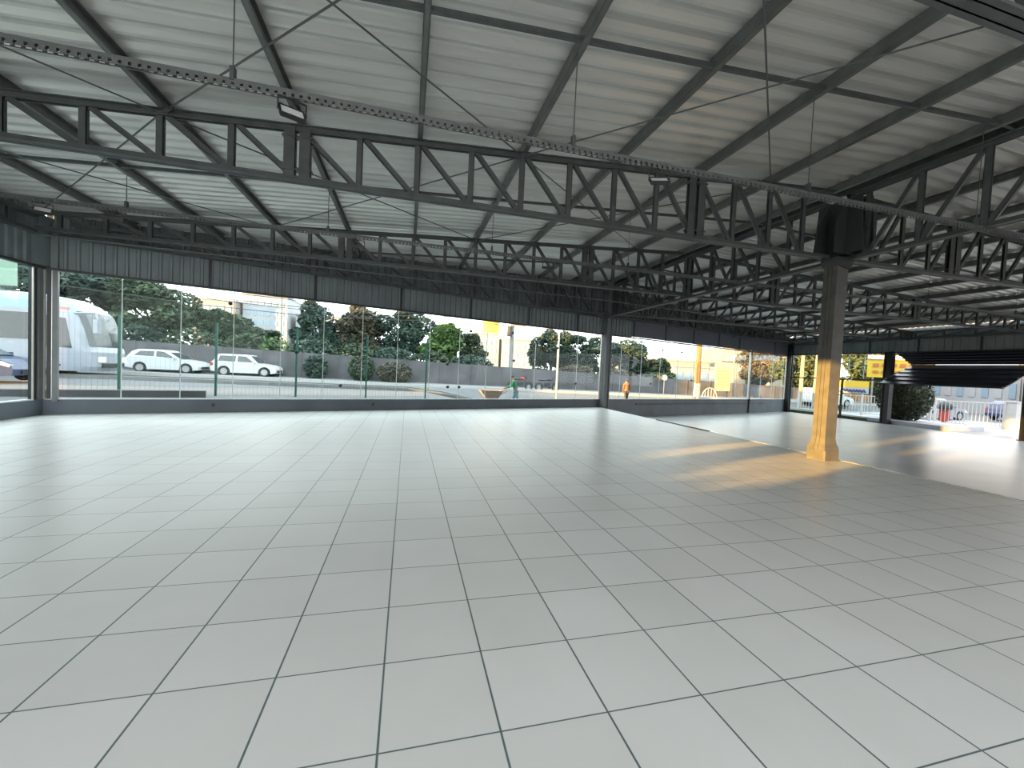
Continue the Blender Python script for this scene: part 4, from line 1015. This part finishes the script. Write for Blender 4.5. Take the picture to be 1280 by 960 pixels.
# wheelbarrow
t = thing('wheelbarrow', (4.2, 20.5, ground(4.2, 20.5)), 'timber-coloured wheelbarrow pushed by the person in green', 'wheelbarrow'); g = ground(4.2, 20.5)
mb = MB(); b0 = [(3.9, 20.25), (4.55, 20.25), (4.55, 20.75), (3.9, 20.75)]; b1 = [(3.6, 20.1), (4.75, 20.1), (4.75, 20.9), (3.6, 20.9)]
mb.add([(*p, g+.5) for p in b0]+[(*p, g+.88) for p in b1], [(0, 1, 2, 3), (0, 4, 5, 1), (1, 5, 6, 2), (2, 6, 7, 3), (3, 7, 4, 0)]); mb.build('tray', M['wood'], t)
for yy in (20.2, 20.8):
    mb = MB(); mb.cyl((3.6, 20.5, g+.3), (4.3, yy, g+.5), .025, 6); mb.cyl((4.3, yy, g+.5), (5.15, yy, g+.98), .025, 6); mb.build('handle', M['wood'], t)
    mb = MB(); mb.cyl((4.5, yy, g+.5), (4.6, yy, g), .02, 6); mb.build('leg', M['cloth_dark'], t)
mb = MB(); mb.cyl((3.6, 20.46, g+.2), (3.6, 20.54, g+.2), .2, 16); mb.build('wheel', M['rubber'], t)
# motorcycle parked in the street
def moto(x, y, label, tank):
    g = ground(x, y); t = thing('motorcycle', (x, y, g), label, 'motorcycle')
    for dx in (-.65, .65):
        mb = MB(); n_ = 18
        for k in range(n_):
            a, b = 2*math.pi*k/n_, 2*math.pi*(k+1)/n_
            mb.cyl((x+dx+.27*math.cos(a), y, g+.3+.27*math.sin(a)), (x+dx+.27*math.cos(b), y, g+.3+.27*math.sin(b)), .045, 6)
        w_ = mb.build('wheel', M['rubber'], t)
        m2 = MB(); m2.cyl((x+dx, y-.04, g+.3), (x+dx, y+.04, g+.3), .1, 10); m2.build('hub', M['hub'], w_)
    mb = MB(); mb.tube([(x-.65, y, g+.3), (x-.2, y, g+.45), (x+.3, y, g+.75), (x+.65, y, g+.3)], .03); mb.tube([(x-.6, y, g+.75), (x+.3, y, g+.8)], .03); mb.box(x-.2, x+.2, y-.12, y+.12, g+.3, g+.6); mb.build('frame', M['cloth_dark'], t)
    mb = MB(); mb.ell((x+.15, y, g+.85), (.2, .1, .1)); mb.build('tank', tank, t, True)
    mb = MB(); mb.ell((x-.35, y, g+.82), (.4, .12, .07)); mb.build('seat', M['black'], t, True)
    mb = MB(); mb.tube([(x+.4, y-.33, g+1.08), (x+.35, y, g+1.0), (x+.4, y+.33, g+1.08)], .018); mb.ell((x+.45, y, g+.9), (.09, .09, .1)); mb.build('handlebar', M['cloth_dark'], t)
moto(8.0, 28.6, 'red and black motorcycle parked in the street right of the person in green', M['red'])
moto(10.2, 28.9, 'all-black motorcycle parked next to the white street pole', M['black'])

# ------------------------------------------------------------------ unseen sun blockers added on the left, gapped to pass the low sun in places
M['blocker_render'] = mat('sun blocker grey render', (.22, .21, .2), .85, 0, .2, .5)
t = thing('building', (-48, 25, 0), 'added long two-storey sun-blocking building left of the street, out of the picture', 'building')
mb = MB(); mb.box(-52, -46, 9.5, 37, -.2, 9.0); mb.build('walls', M['blocker_render'], t)  # unseen mass added to keep the low sun off the street
mb = MB(); mb.box(-52.2, -45.8, 9.3, 37.2, 9.0, 9.3); mb.build('parapet', M['white_wall'], t)
for i, (a, b) in enumerate(((-9, -1.5), (-.15, .55), (1.15, 9.6), (9.6, 14.5))):
    t = thing('sun_blocker_wall', (-14, (a+b)/2, .2), ['rearmost length', 'shortest length', 'long middle length', 'length nearest the street'][i]+' of the added tall sun-blocking wall left of the building, out of the picture', 'wall', 'added sun-blocking wall lengths')
    mb = MB(); mb.box(-14.15, -13.85, a, b, -.1, 4.6); mb.build('wall', M['blocker_render'], t)  # added out of view; the gaps aim sunlight at the column
    mb = MB(); mb.box(-14.2, -13.8, a, b, 4.6, 4.68); mb.build('coping', M['white_wall'], t)
rnd = random.Random(77); mb = MB()
for k in range(14): leaves(mb, (-9.1, -3+k*.62, .6), (.35, .5, .62), 500, .06, rnd)
mb.box(-9.35, -8.85, -3.3, 5.5, .05, 1.1)  # solid core in the added leafy screen, stops sun reaching the left floor
bb('blocker_hedge', (-9.1, 1, .1), M['leaf'], 'added sun-blocking hedge along the left wall outside, out of the picture', 'blocker_hedge', mb)
